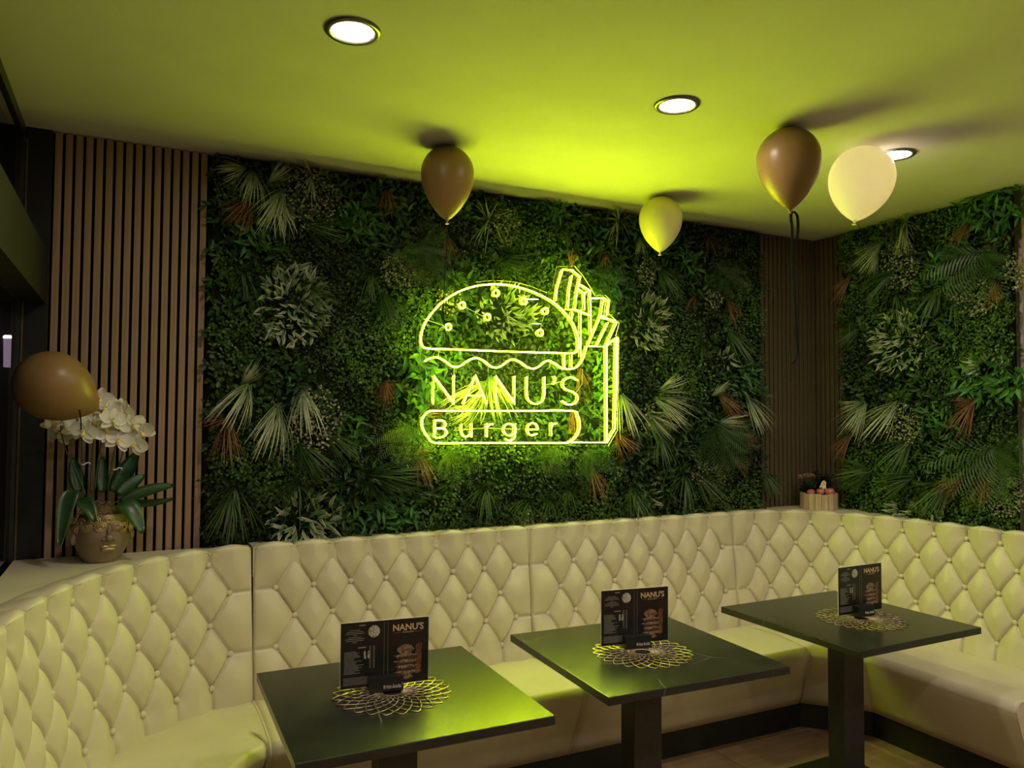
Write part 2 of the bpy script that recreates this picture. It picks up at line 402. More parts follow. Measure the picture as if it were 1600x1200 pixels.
# species: colour sets, leaf size, aspect, shape, density per m2
SPEC = {
 'boxwood_foliage':    dict(cols=[(.024, .060, .010), (.038, .088, .013), (.018, .045, .010)], size=.0145, asp=.75, shape='round', dens=15000),
 'bright_foliage':     dict(cols=[(.06, .15, .015), (.05, .12, .018), (.09, .18, .02)], size=.0145, asp=.8, shape='round', dens=15000),
 'ficus_foliage':      dict(cols=[(.032, .085, .014), (.046, .105, .018), (.022, .055, .011)], size=.029, asp=.6, shape='round', dens=5200),
 'pointed_foliage':    dict(cols=[(.028, .085, .013), (.042, .115, .016), (.02, .06, .010)], size=.050, asp=.34, shape='point', dens=3400),
 'dark_foliage':       dict(cols=[(.014, .040, .012), (.020, .055, .015), (.028, .030, .014)], size=.024, asp=.5, shape='point', dens=7500),
}
SPN = list(SPEC)
DEPTH = .055
def plant_wall(label, axis, a0, a1, z0, z1, group, seeds):
    """axis 'x': wall in the xz plane facing -y; axis 'y': wall in the yz plane facing -x. a0..a1 along wall"""
    root = thing('plant_wall', label, 'plant wall', ((a0+a1)/2, 0, z0) if axis == 'x' else (XR, (a0+a1)/2, z0), 0, group)
    inv = Matrix.Translation(root.location).inverted()
    N = (0, -1, 0) if axis == 'x' else (-1, 0, 0)
    def P3(a, z, out):
        return np.stack([a, -out, z], 1) if axis == 'x' else np.stack([XR-out, a, z], 1)
    lo, hi = min(a0, a1), max(a0, a1)
    if axis == 'x': b = box_mesh('backing', lo+.03, hi-.03, -.022, -.001, z0, z1-.006)
    else: b = box_mesh('backing', XR-.022, XR-.001, lo+.03, hi-.03, z0, z1-.006)
    o = link('backing', b, M['mat_back'], root); o.matrix_parent_inverse = inv
    ns = len(seeds); S = np.array([(s[0], s[1]) for s in seeds]); K = np.array([SPN.index(s[2]) for s in seeds])
    for ki, k in enumerate(SPN):
        sp = SPEC[k]; area = (hi-lo)*(z1-z0); n = int(area*sp['dens'])
        a = rng.uniform(lo, hi, n); z = rng.uniform(z0, z1-.02, n)
        # wavy edges of the mat
        ed = .018*np.sin(z*37)+.012*np.sin(z*91+1); keep = (a > lo+.02+ed) & (a < hi-.02+ed)
        a, z = a[keep], z[keep]
        d2 = ((a[:, None]+rng.normal(0, .03, len(a))[:, None]-S[None, :, 0])**2+(z[:, None]+rng.normal(0, .03, len(a))[:, None]-S[None, :, 1])**2)
        keep = K[d2.argmin(1)] == ki; a, z = a[keep], z[keep]
        if not len(a): continue
        hump = .012*np.sin(a*23+z*17)+.010*np.sin(a*41-z*29)
        out = DEPTH*(.35+.65*rng.random(len(a)))+hump
        V, Fq, C = leaf_cloud(P3(a, z, out), N, sp['size'], sp['asp'], sp['cols'], .35, .75, .25, sp['shape'])
        V[:, 2] = np.minimum(V[:, 2], H-.004)
        if axis == 'y': V[:, 0] = np.minimum(V[:, 0], XR-.001)
        else: V[:, 1] = np.minimum(V[:, 1], -.001)
        o = link(k, np_mesh(k, V, Fq, C), M['leaf'], root); o['kind'] = 'stuff'; o.matrix_parent_inverse = inv
    return root, inv, P3, N
WX0, WX1 = .262, 3.455
def seeds_x(n, lo, hi):
    out = []
    for i in range(n):
        out.append((rng.uniform(lo, hi), rng.uniform(1.05, H), SPN[rng.choice(5, p=[.34, .2, .14, .16, .16])]))
    return out
def sp_at(px, py, kind):
    p = at(px, py, 1, -.06); return (p.x, p.z, kind)
def sp_atR(px, py, kind):
    p = at(px, py, 0, XR-.06); return (p.y, p.z, kind)
sx_ = seeds_x(44, WX0, WX1)+[sp_at(*a) for a in [(335, 470, 'ficus_foliage'), (345, 560, 'ficus_foliage'), (390, 580, 'ficus_foliage'), (330, 620, 'ficus_foliage'),
    (405, 370, 'pointed_foliage'), (560, 340, 'pointed_foliage'), (440, 420, 'boxwood_foliage'), (350, 420, 'bright_foliage'), (540, 420, 'boxwood_foliage'),
    (560, 670, 'pointed_foliage'), (650, 600, 'pointed_foliage'), (640, 500, 'bright_foliage'), (630, 540, 'bright_foliage'), (560, 560, 'bright_foliage'), (420, 730, 'bright_foliage'),
    (590, 820, 'bright_foliage'), (700, 790, 'bright_foliage'), (680, 740, 'bright_foliage'), (1080, 410, 'pointed_foliage'), (1160, 590, 'pointed_foliage'), (990, 560, 'dark_foliage'),
    (1060, 560, 'bright_foliage'), (1060, 690, 'pointed_foliage'), (1150, 780, 'bright_foliage'), (760, 780, 'boxwood_foliage'), (620, 800, 'pointed_foliage'), (560, 800, 'pointed_foliage'),
    (380, 810, 'dark_foliage'), (500, 240, 'dark_foliage'), (350, 260, 'dark_foliage'), (700, 330, 'dark_foliage'), (860, 330, 'boxwood_foliage'), (1150, 370, 'boxwood_foliage')]]
PW, PWI, PWP, PWN = plant_wall('long wall of green artificial foliage behind the glowing burger sign', 'x', WX0, WX1, 1.04, H-.004, 'artificial plant walls', sx_)
sy_ = [(rng.uniform(-1.28, -.2), rng.uniform(1.05, H), SPN[rng.choice(5, p=[.3, .28, .12, .18, .12])]) for _ in range(14)]+[sp_atR(*a) for a in [
    (1560, 315, 'pointed_foliage'), (1575, 330, 'pointed_foliage'), (1545, 590, 'pointed_foliage'), (1580, 600, 'pointed_foliage'), (1560, 530, 'bright_foliage'), (1520, 540, 'bright_foliage'),
    (1460, 350, 'bright_foliage'), (1450, 560, 'bright_foliage'), (1350, 600, 'ficus_foliage'), (1380, 590, 'ficus_foliage'), (1340, 560, 'boxwood_foliage'), (1350, 740, 'bright_foliage'), (1540, 800, 'bright_foliage'),
    (1470, 670, 'pointed_foliage'), (1480, 420, 'pointed_foliage'), (1360, 480, 'bright_foliage'), (1460, 520, 'pointed_foliage'), (1570, 670, 'boxwood_foliage'), (1580, 370, 'dark_foliage')]]
PR, PRI, PRP, PRN = plant_wall('artificial foliage wall on the right side, beyond the slatted corner', 'y', -1.283, -.215, 1.04, H-.004, 'artificial plant walls', sy_)

# --- tufts (shared meshes, each tuft one part)
def blade_strip(V, Fq, C, base, d0, L, wid, droop, col, tip, seg=6, up=Vector((0, 0, 1))):
    p = Vector(base); d = Vector(d0).normalized(); k0 = len(V)
    for i in range(seg+1):
        t = i/seg; s = d.cross(Vector((0, 0, 1)));
        if s.length < .05: s = Vector((1, 0, 0))
        s.normalize(); wv = wid*(1-.92*t**1.6)*(.55+.45*min(1, t*5))
        V += [p-s*wv/2, p+s*wv/2]
        c = tuple(col[j]*(1-t)+tip[j]*t for j in range(3)); C += [c, c]
        if i < seg:
            Fq.append((k0+2*i, k0+2*i+1, k0+2*i+3, k0+2*i+2))
        p = p+d*L/seg; d = (d+Vector((0, 0, -droop/seg*(1+1.2*t)))).normalized()
def grass_mesh(name, nb, L, wid, col, tip, spread, bias, droop, seed):
    """local frame: wall is the xz plane, outward = -y; bias = main direction angle in the wall (deg, 270 = down)"""
    r = random.Random(seed); V, Fq, C = [], [], []
    for i in range(nb):
        a = math.radians(bias)+r.uniform(-1, 1)*spread
        o = r.uniform(.25, .8); d = Vector((math.cos(a)*math.cos(o), -math.sin(o), math.sin(a)*math.cos(o)))
        v = r.uniform(.75, 1.25); c = [x*v for x in col]; t = [x*v for x in tip]
        blade_strip(V, Fq, C, (r.uniform(-.012, .012), 0, r.uniform(-.012, .012)), d, L*r.uniform(.6, 1.1), wid*r.uniform(.7, 1.2), droop*r.uniform(.6, 1.3), c, t)
    return np_mesh(name, [tuple(v) for v in V], Fq, C, False)
def fern_mesh(name, nf, L, col, tip, seed, bias=270, spread=1.5):
    r = random.Random(seed); V, Fq, C = [], [], []
    for i in range(nf):
        a = math.radians(bias)+(i/(nf-1)-.5)*2*spread+r.uniform(-.15, .15); o = r.uniform(.25, .6)
        d = Vector((math.cos(a)*math.cos(o), -math.sin(o), math.sin(a)*math.cos(o))); p = Vector((0, 0, 0)); LL = L*r.uniform(.75, 1.1)
        n = 17; tone = r.uniform(.8, 1.2)
        for k in range(n):
            t = k/n; s = d.cross(Vector((0, -1, 0)));
            if s.length < .05: s = Vector((1, 0, 0))
            s.normalize(); ll = LL*.26*math.sin(PI*min(1, .12+t*.95))**.8
            c = tuple((col[j]*(1-t)+tip[j]*t)*tone for j in range(3))
            for sg in (-1, 1):
                k0 = len(V); e = (s*sg+d*.45).normalized(); w_ = LL/n*.42
                V += [p-d*w_, p+e*ll*.6+d*w_*.2-Vector((0, 0, ll*.1)), p+e*ll-Vector((0, 0, ll*.18))+d*w_, p+d*w_+e*ll*.4]
                C += [c]*4; Fq.append((k0, k0+1, k0+2, k0+3))
            p = p+d*LL/n; d = (d+Vector((0, 0, -.9/n))).normalized()
    return np_mesh(name, [tuple(v) for v in V], Fq, C, False)
WHC, WHT = (.09, .15, .045), (.58, .60, .41)
RUC, RUT = (.10, .040, .014), (.27, .105, .042)
GRC, GRT = (.026, .060, .011), (.062, .125, .024)
def variants(fn): return [fn(i) for i in range(3)]
TUFT = {
 'w': ('pale_grass_tuft', variants(lambda i: grass_mesh('pale_grass', 36, .25, .0062, WHC, WHT, .72, 262+i*8, .75, 10+i))),
 'W': ('pale_grass_tuft', variants(lambda i: grass_mesh('pale_grass_spiky', 30, .17, .007, WHC, WHT, 2.9, 270, .45, 20+i))),
 'r': ('rust_grass_tuft', variants(lambda i: grass_mesh('rust_grass', 30, .21, .0052, RUC, RUT, .72, 262+i*8, .6, 30+i))),
 'R': ('rust_grass_tuft', variants(lambda i: grass_mesh('rust_grass_open', 34, .16, .006, RUC, RUT, 1.7, 250+i*12, .5, 40+i))),
 'g': ('green_grass_tuft', variants(lambda i: grass_mesh('green_grass', 46, .23, .0065, GRC, GRT, 1.0, 265+i*6, .7, 50+i))),
 'G': ('green_grass_tuft', variants(lambda i: grass_mesh('green_grass_open', 50, .21, .0065, GRC, GRT, 2.6, 270, .8, 60+i))),
 'f': ('fern', variants(lambda i: fern_mesh('fern', 9, .26, (.024, .058, .012), (.045, .10, .02), 70+i))),
}
def put(wall, kind, px, py, rot=0, sc=1.0, out=None):
    """tuft rooted at the place the photo shows; rot turns it in the wall plane (deg, + = anticlockwise seen from the room)"""
    nm, ms = TUFT[kind]; me = ms[(int(px)*7+int(py)*3) % 3]
    o = link(nm, me, M['leaf'])
    d = .062 if out is None else out
    if wall == 'b':
        p = at(px, py, 1, -d); R_ = Matrix.Identity(4); root, inv = PW, PWI
    else:
        p = at(px, py, 0, XR-d); R_ = Matrix.Rotation(-PI/2, 4, 'Z'); root, inv = PR, PRI
    o.parent = root; o.matrix_parent_inverse = inv
    mw = Matrix.Translation(p) @ R_ @ Matrix.Rotation(math.radians(-rot), 4, 'Y') @ Matrix.Diagonal((sc, sc, sc, 1))
    o.matrix_basis = mw
    return o
for a in [('w', 395, 268, -10, .8), ('w', 383, 262, -70, .6), ('W', 487, 275, 0, .9), ('w', 440, 300, -25, 1.0), ('w', 432, 312, 10, .85), ('w', 420, 285, 140, .5),
          ('w', 388, 602, -30, 1.0), ('w', 378, 600, 150, .5), ('w', 434, 636, -22, 1.05), ('w', 474, 610, 8, .95), ('W', 765, 345, 0, 1.1), ('W', 966, 345, 0, 1.0), ('w', 1000, 372, -5, .5),
          ('w', 972, 618, 15, 1.0), ('w', 1025, 622, 50, 1.0), ('w', 1030, 610, 110, .7), ('w', 1012, 645, 55, .8), ('w', 1168, 622, 25, .95), ('w', 1122, 660, 95, .7), ('w', 1113, 618, 130, .5),
          ('w', 760, 600, -50, 1.25), ('w', 765, 590, 10, 1.0), ('w', 742, 640, -70, .8),
          ('r', 385, 315, -45, .8), ('r', 388, 322, -20, .8), ('r', 604, 298, 0, .75), ('R', 640, 410, 20, .9), ('r', 698, 370, 0, .75), ('r', 355, 660, 0, 1.0), ('r', 352, 655, -75, .5),
          ('R', 603, 598, 30, .9), ('r', 603, 596, 0, .6), ('r', 655, 712, 12, .85), ('R', 650, 708, 90, .6), ('r', 893, 418, 180, .45), ('R', 945, 395, 20, .8), ('R', 1108, 372, 0, .9),
          ('r', 1085, 462, -35, .7), ('r', 1136, 470, 20, .8), ('r', 1125, 618, 45, .95), ('r', 1165, 675, 20, .6), ('r', 1145, 715, 40, .6), ('R', 965, 680, 45, 1.0), ('r', 925, 735, 15, .9),
          ('R', 690, 645, -90, .8), ('r', 905, 575, 0, .9), ('r', 897, 640, 0, .8),
          ('g', 478, 352, 75, .9), ('G', 380, 425, 0, .9), ('g', 475, 450, 45, .9), ('G', 580, 430, 0, .8), ('g', 600, 460, 25, 1.0), ('G', 800, 400, 0, 1.1), ('g', 780, 405, 80, .8), ('G', 705, 440, 0, .7),
          ('G', 965, 460, 0, .8), ('G', 1022, 480, 0, .9), ('g', 1030, 420, 35, .9), ('G', 368, 760, 0, 1.1), ('g', 362, 775, -10, 1.0), ('G', 465, 755, 0, 1.0), ('g', 468, 695, 40, .9), ('g', 512, 680, 45, .8),
          ('G', 575, 745, 60, 1.1), ('g', 585, 745, 85, 1.1), ('G', 760, 765, 0, .9), ('G', 825, 785, 0, 1.0), ('G', 1000, 770, 0, 1.1), ('g', 985, 765, 20, .9), ('G', 1072, 745, 0, 1.1), ('g', 1090, 745, 45, 1.0),
          ('G', 1120, 665, 60, .9), ('g', 1195, 740, 30, .9), ('g', 1140, 520, 40, 1.0), ('G', 1100, 540, 0, .7), ('g', 1030, 680, 10, .9), ('g', 1010, 650, 35, .9), ('G', 860, 780, 0, .8), ('G', 890, 765, 0, .8),
          ('f', 650, 385, 10, .9), ('f', 655, 390, 90, .7), ('f', 925, 425, 40, .8), ('f', 635, 665, 0, .9), ('f', 700, 705, 20, .8), ('f', 915, 705, 30, .8), ('f', 1120, 415, 20, 1.0), ('f', 1115, 670, 10, 1.25), ('f', 1130, 675, 40, 1.0),
          ('f', 670, 395, -20, .8), ('f', 860, 700, 0, .7)]:
    put('b', *a)
for a in [('W', 1412, 348, 0, 1.1), ('w', 1412, 360, 0, .7), ('w', 1378, 380, -45, .9), ('w', 1370, 392, -20, .7), ('w', 1352, 632, -30, .95), ('w', 1402, 630, -35, 1.15), ('w', 1345, 630, -70, .5),
          ('r', 1328, 432, -40, .9), ('r', 1515, 345, -20, .85), ('r', 1552, 440, 20, .8), ('r', 1328, 680, -35, .9), ('r', 1520, 628, -25, 1.0), ('r', 1505, 745, -50, .9), ('r', 1540, 740, 0, .9), ('r', 1520, 625, -80, .5),
          ('f', 1535, 395, 0, 1.2), ('f', 1525, 400, -60, .8), ('f', 1550, 700, 0, 1.3), ('f', 1560, 705, 50, 1.0),
          ('g', 1395, 425, -45, 1.0), ('G', 1400, 460, 0, .9), ('g', 1465, 450, -20, 1.0), ('G', 1490, 470, 0, .9), ('g', 1420, 690, -35, 1.1), ('g', 1360, 735, -70, 1.0), ('g', 1425, 745, -55, 1.0), ('g', 1480, 755, -35, 1.1), ('G', 1450, 760, 0, 1.0),
          ('G', 1330, 500, 0, .8), ('g', 1340, 515, -60, .7)]:
    put('r', *a)

# --- variegated clumps (each pale-edged leaf is a piece) and white blossom clouds
def vleaf(i):
    V = [(0, 0, 0), (.0068, .0015, .020), (0, -.002, .024), (-.0068, .0015, .020), (.0048, -.001, .038), (0, -.0035, .042), (-.0048, -.001, .038), (0, -.012, .062)]
    Fc = [(0, 1, 2), (0, 2, 3), (1, 4, 5, 2), (2, 5, 6, 3), (4, 7, 5), (5, 7, 6)]
    pale = [(.44, .47, .32), (.20, .28, .13), (.52, .53, .40)][i]; gr = (.045, .10, .035)
    me = pydata('leaf', V, Fc)
    a = me.color_attributes.new('Col', 'FLOAT_COLOR', 'POINT')
    for k in range(8): a.data[k].color = (*((gr if k in (0, 2) else pale) if k != 5 else tuple((gr[j]+pale[j])/2 for j in range(3))), 1)
    return me
VLEAF = [vleaf(i) for i in range(3)]
def clump(wall, px, py, rx, rz, n, sc=1.0, out=.068, name='variegated_plant'):
    root, inv = (PW, PWI) if wall == 'b' else (PR, PRI)
    p = at(px, py, 1, -out) if wall == 'b' else at(px, py, 0, XR-out)
    R_ = Matrix.Identity(4) if wall == 'b' else Matrix.Rotation(-PI/2, 4, 'Z')
    base = Matrix.Translation(p) @ R_
    # woody core that carries the leaves
    mb = MB(); mb.ellipsoid((0, .035, 0), (rx*.7, .012, rz*.7), 10, 6)
    core = mb.build(name, M['mat_back'], root); core.matrix_parent_inverse = inv; core.matrix_basis = base
    plabel(core, 'clump of pale-edged pointed leaves')
    V, Fc, C = [], [], []
    for i in range(n*2):
        r = math.sqrt(random.random()); a = random.uniform(0, 2*PI)
        x, z = r*rx*math.cos(a), r*rz*math.sin(a)
        ta = math.degrees(math.atan2(z, x))-90+random.uniform(-70, 70) if r > .25 else random.uniform(0, 360)
        s = sc*random.uniform(.7, 1.2)
        mw = (Matrix.Translation((x, -.005-random.uniform(0, .02), z)) @ Matrix.Rotation(math.radians(-ta), 4, 'Y')
                          @ Matrix.Rotation(math.radians(random.uniform(8, 50)), 4, 'X') @ Matrix.Rotation(random.uniform(-.6, .6), 4, 'Z') @ Matrix.Diagonal((s, s, s, 1)))
        if i < n: l = link('leaf', VLEAF[i % 3], M['leaf'], core); l.matrix_basis = mw
        else:
            me = VLEAF[i % 3]; k0 = len(V); V += [mw @ v.co+Vector((0, .006, 0)) for v in me.vertices]; C += [tuple(c.color)[:3] for c in me.color_attributes['Col'].data]
            for f in me.polygons:
                v = list(f.vertices); Fc += [(k0+v[0], k0+v[q], k0+v[q+1]) for q in range(1, len(v)-1)]
    under = link('under_leaves', np_mesh('under_leaves', [tuple(v) for v in V], Fc, C), M['leaf'], core); under['kind'] = 'stuff'
for a in [('b', 458, 478, .14, .17, 95, 1.0), ('b', 472, 812, .15, .09, 48, 1.15), ('b', 790, 490, .15, .14, 62, 1.0), ('b', 1012, 505, .12, .14, 70, .95), ('b', 1130, 562, .06, .04, 12, .9),
          ('b', 1012, 775, .07, .06, 13, .8), ('r', 1408, 535, .17, .15, 100, .95), ('r', 1432, 802, .16, .05, 30, .9), ('r', 1545, 572, .10, .03, 14, 1.0)]:
    clump(*a)
def blossom_cloud(wall, px, py, rx, rz, n):
    root, inv = (PW, PWI) if wall == 'b' else (PR, PRI)
    p = at(px, py, 1, -.07) if wall == 'b' else at(px, py, 0, XR-.07)
    r = np.sqrt(rng.random(n)); a = rng.uniform(0, 2*PI, n)
    u, z = r*rx*np.cos(a), r*rz*np.sin(a); o = rng.uniform(-.02, .03, n)
    P = np.stack([p.x+u, p.y-o, p.z+z], 1) if wall == 'b' else np.stack([p.x-o, p.y+u, p.z+z], 1)
    V, Fq, C = leaf_cloud(P, (0, -1, 0) if wall == 'b' else (-1, 0, 0), .011, .9, [(.42, .40, .29), (.30, .30, .19), (.20, .22, .11)], .3, .8, .2, 'round')
    ob = link('white_blossom', np_mesh('white_blossom', V, Fq, C), M['leaf'], root); ob['kind'] = 'stuff'; ob.matrix_parent_inverse = inv
    plabel(ob, 'cloud of tiny off-white blossoms')
for a in [('b', 488, 315, .13, .15, 420), ('b', 495, 655, .12, .15, 420), ('b', 620, 425, .08, .08, 160), ('b', 1020, 655, .09, .10, 220), ('b', 1105, 742, .12, .08, 260), ('b', 785, 355, .09, .10, 200), ('b', 1112, 468, .06, .06, 110),
          ('b', 1010, 425, .07, .09, 160), ('b', 700, 470, .07, .07, 120), ('b', 830, 810, .08, .05, 120), ('r', 1405, 415, .12, .14, 420), ('r', 1525, 465, .12, .10, 330), ('r', 1412, 665, .11, .12, 380), ('r', 1570, 770, .10, .12, 300), ('r', 1585, 425, .05, .10, 140)]:
    blossom_cloud(*a)

def broad_clump(wall, px, py, rx, rz, n, size=.075):
    root, inv = (PW, PWI) if wall == 'b' else (PR, PRI)
    p = at(px, py, 1, -.065) if wall == 'b' else at(px, py, 0, XR-.065)
    r = np.sqrt(rng.random(n)); a = rng.uniform(0, 2*PI, n)
    u, z = r*rx*np.cos(a), r*rz*np.sin(a); o = rng.uniform(-.015, .02, n)
    P = np.stack([p.x+u, p.y-o, p.z+z], 1) if wall == 'b' else np.stack([p.x-o, p.y+u, p.z+z], 1)
    V, Fq, C = leaf_cloud(P, (0, -1, 0) if wall == 'b' else (-1, 0, 0), size, .30, [(.045, .17, .025), (.06, .20, .03), (.03, .11, .018)], .3, .6, .2, 'point')
    V[:, 2] = np.minimum(V[:, 2], H-.004)
    ob = link('broad_leaf_plant', np_mesh('broad_leaf_plant', V, Fq, C), M['leaf'], root); ob['kind'] = 'stuff'; ob.matrix_parent_inverse = inv
    plabel(ob, 'fresh green plant with pointed leaves')
for a in [('r', 1555, 322, .17, .10, 120), ('r', 1548, 592, .17, .10, 130), ('r', 1470, 660, .08, .08, 40, .06), ('r', 1478, 420, .08, .09, 45, .06), ('b', 655, 595, .10, .14, 90), ('b', 408, 372, .09, .07, 60, .055), ('b', 560, 345, .08, .10, 50, .055),
          ('b', 1165, 590, .08, .10, 50, .06), ('b', 545, 675, .09, .09, 50, .055), ('b', 950, 440, .08, .09, 50, .055), ('b', 940, 590, .05, .10, 40, .06), ('b', 1075, 410, .08, .08, 40, .055), ('b', 600, 805, .16, .07, 60, .06), ('b', 860, 330, .10, .05, 40, .055)]:
    broad_clump(*a)

# ------------------------------------------------------------------ neon sign
YS = -.165
def sg(zx, zy): p = at(630+zx/3.75, 390+zy/3.75, 1, YS); return p
sign = thing('neon_sign', 'glowing yellow-green neon burger sign with fries reading NANU\'S Burger', 'neon sign', sg(640, 1150))
sinv = Matrix.Translation(sign.location).inverted()
def resample(P, step=.02):
    out = [P[0]]
    for a, b in zip(P[:-1], P[1:]):
        n = max(1, int((b-a).length/step))
        out += [a+(b-a)*(i/n) for i in range(1, n+1)]
    return out
TUBE_R = .0037
def neon(name, paths, r=TUBE_R, smooth=True, label=None):
    mb = MB(); fronts = []
    for P in paths:
        closed = P[-1] == 'c'
        if closed: P = P[:-1]
        sm = smooth
        if P[0] == 'l': sm = False; P = P[1:]
        elif P[0] == 's': sm = True; P = P[1:]
        W = [sg(*q) for q in P]
        if sm: W = catmull(W, 5, closed)
        n = len(W); V, Fc = [], []
        for i, p in enumerate(W):
            t = (W[(i+1) % n]-W[i-1]) if closed else (W[min(i+1, n-1)]-W[max(i-1, 0)])
            t.y = 0; t.normalize(); u = Vector((t.z, 0, -t.x))
            if not closed and 0 < i < n-1 or closed:
                d1 = (W[(i+1) % n]-p).normalized(); d0 = (p-W[i-1]).normalized(); mi = 1/max(.45, math.sqrt(max(0, (1+d1.dot(d0))/2)))
            else: mi = 1
            for k in range(8):
                a = math.radians(22.5+45*k); V.append(p+u*math.sin(a)*r*mi+Vector((0, -math.cos(a)*r, 0)))
        fr = []
        for i in range(n if closed else n-1):
            j = (i+1) % n
            for k in range(8): Fc.append((i*8+k, j*8+k, j*8+(k+1) % 8, i*8+(k+1) % 8)); fr.append(0 if k == 7 else 3 if k in (0, 6) else 2 if k == 3 else 1)
        if not closed: Fc += [tuple(range(8)), tuple(range((n-1)*8, n*8))[::-1]]; fr += [1, 1]
        mb.add(V, Fc); fronts += fr
    o = mb.build(name, M['neon'], sign, False); o.matrix_parent_inverse = sinv
    o.data.materials.append(M['neon_side']); o.data.materials.append(M['neon_back']); o.data.materials.append(M['neon_edge']); o.data.polygons.foreach_set('material_index', fronts)
    if label: plabel(o, label)
    return o
neon('bun_outline', [[(150, 580), (112, 562), (105, 510), (125, 440), (170, 370), (240, 300), (330, 245), (430, 213), (540, 203), (640, 212), (740, 240), (830, 280), (900, 325), (960, 385), (1000, 445), (1022, 510), (1028, 560), (1018, 595), (985, 608), (900, 606), (600, 597), (300, 585), 'c']], label='domed bun outline')
for c in [(546, 255), (708, 302), (347, 326), (495, 395), (833, 360), (265, 453), (803, 487)]:
    neon('sesame_ring', [[(c[0]+16.5*math.cos(k*PI/4), c[1]+18.5*math.sin(k*PI/4)) for k in range(8)]+['c']], .0030)
neon('lettuce_wave', [[(125, 655), (160, 636), (200, 632), (240, 650), (280, 680), (315, 688), (350, 672), (390, 645), (430, 635), (470, 650), (510, 682), (545, 692), (580, 678), (620, 650), (650, 644), (690, 662), (730, 690), (765, 697), (800, 682), (830, 657), (855, 651), (890, 668), (925, 692), (960, 700), (1000, 695), (1030, 675), (1055, 635), (1075, 567)]], label='wavy lettuce line')
LET = [('N', [['l', (175, 905), (180, 742), (298, 900), (298, 735)]]), ('A', [['l', (350, 905), (425, 740), (490, 905)], ['l', (373, 855), (468, 855)]]),
       ('N', [['l', (543, 900), (543, 745), (652, 900), (652, 742)]]), ('U', [['s', (725, 745), (725, 800), (726, 850), (738, 885), (775, 905), (815, 887), (827, 850), (828, 800), (828, 745)]]),
       ('apostrophe', [['s', (884, 742), (892, 762), (878, 790)]]), ('S', [['s', (1022, 766), (985, 748), (948, 762), (936, 792), (955, 820), (1003, 838), (1024, 868), (1007, 900), (965, 908), (930, 885)]]),
       ('B', [['s', (187, 1000), (187, 1050), (187, 1098), (230, 1098), (256, 1074), (240, 1050), (190, 1047)], ['s', (187, 1000), (232, 1002), (250, 1024), (236, 1046)]]),
       ('u', [['s', (342, 1022), (342, 1068), (358, 1095), (388, 1088), (400, 1060), (400, 1020)], ['l', (400, 1060), (402, 1098)]]),
       ('r', [['l', (490, 1020), (490, 1098)], ['s', (490, 1048), (504, 1027), (526, 1022)]]),
       ('g', [[(622+33*math.cos(k*PI/5), 1055+35*math.sin(k*PI/5)) for k in range(10)]+['c'], ['s', (657, 1020), (657, 1085), (645, 1110), (620, 1118), (597, 1108)]]),
       ('e', [['s', (735, 1056), (762, 1054), (789, 1052), (780, 1025), (755, 1016), (733, 1034), (730, 1065), (750, 1088), (786, 1078)]]),
       ('r', [['l', (868, 1014), (868, 1090)], ['s', (868, 1042), (880, 1022), (899, 1018)]])]
for i, (ch, P) in enumerate(LET):
    neon('letter', P, 0.0035 if i < 6 else .0034, label='letter '+ch if ch != 'apostrophe' else 'apostrophe')
neon('pill_outline', [['s', (180, 945), (400, 945), (700, 945), (985, 945), (1023, 975), (1036, 1030), (1020, 1085), (978, 1124), (930, 1133), (700, 1133), (400, 1133), (195, 1133), (150, 1105), (115, 1045), (113, 995), (138, 958), 'c']], label='rounded frame round the word Burger')
neon('fries_box', [['l', (1075, 565), (1190, 570), (1193, 1130), (985, 1130)], ['l', (1193, 1130), (1240, 1050), (1252, 515), (1190, 565)]], label='carton outline')
for P in [[['l', (893, 300), (902, 225), (935, 115), (990, 120), (1038, 160), (1018, 245), (1006, 350)], ['l', (990, 150), (974, 230), (965, 340)]],
          [['l', (1026, 198), (1095, 240), (1100, 495)], ['l', (1022, 230), (1060, 256), (1063, 350)], ['l', (1060, 256), (1092, 237)]],
          [['l', (948, 350), (1010, 352), (1095, 385)], ['l', (1040, 354), (1040, 630)], ['l', (988, 365), (988, 405)], ['l', (945, 612), (945, 690)], ['l', (988, 620), (985, 690)]],
          [['l', (1100, 287), (1175, 282), (1200, 300), (1190, 388)], ['l', (1175, 282), (1158, 385), (1085, 555)]],
          [['l', (1158, 385), (1250, 430), (1190, 558)], ['l', (1200, 428), (1135, 560)], ['l', (1162, 400), (1242, 414)]]]:
    neon('fry_outline', P, .0031)
# acrylic backing cut to the outline
OUT = [(90, 590), (82, 540), (84, 480), (105, 420), (140, 370), (190, 315), (245, 265), (330, 220), (430, 188), (540, 178), (650, 186), (760, 215), (850, 252), (880, 225), (890, 170), (905, 98), (1010, 94), (1062, 155), (1110, 230), (1130, 268), (1190, 266), (1218, 292), (1208, 372), (1272, 430), (1252, 505), (1270, 515), (1262, 1060), (1208, 1152), (190, 1156), (130, 1118), (95, 1040), (98, 975), (155, 922), (155, 690), (105, 655), (108, 610)]
bm = bmesh.new()
vs = [bm.verts.new(sg(*q)+Vector((0, .0115, 0))) for q in OUT]; f = bm.faces.new(vs)
bmesh.ops.triangulate(bm, faces=[f])
me = bpy.data.meshes.new('acrylic_panel'); bm.to_mesh(me); bm.free()
o = link('acrylic_panel', me, M['acrylic'], sign); o.matrix_parent_inverse = sinv; plabel(o, 'clear acrylic sheet cut to the outline')
V, Fc = [], []
for q in OUT: p = sg(*q); V += [p+Vector((0, .0085, 0)), p+Vector((0, .0135, 0))]
n = len(OUT)
for i in range(n): j = (i+1) % n; Fc.append((2*i, 2*j, 2*j+1, 2*i+1))
o = link('acrylic_rim', pydata('acrylic_rim', V, Fc), M['acrylic_edge'], sign); o.matrix_parent_inverse = sinv
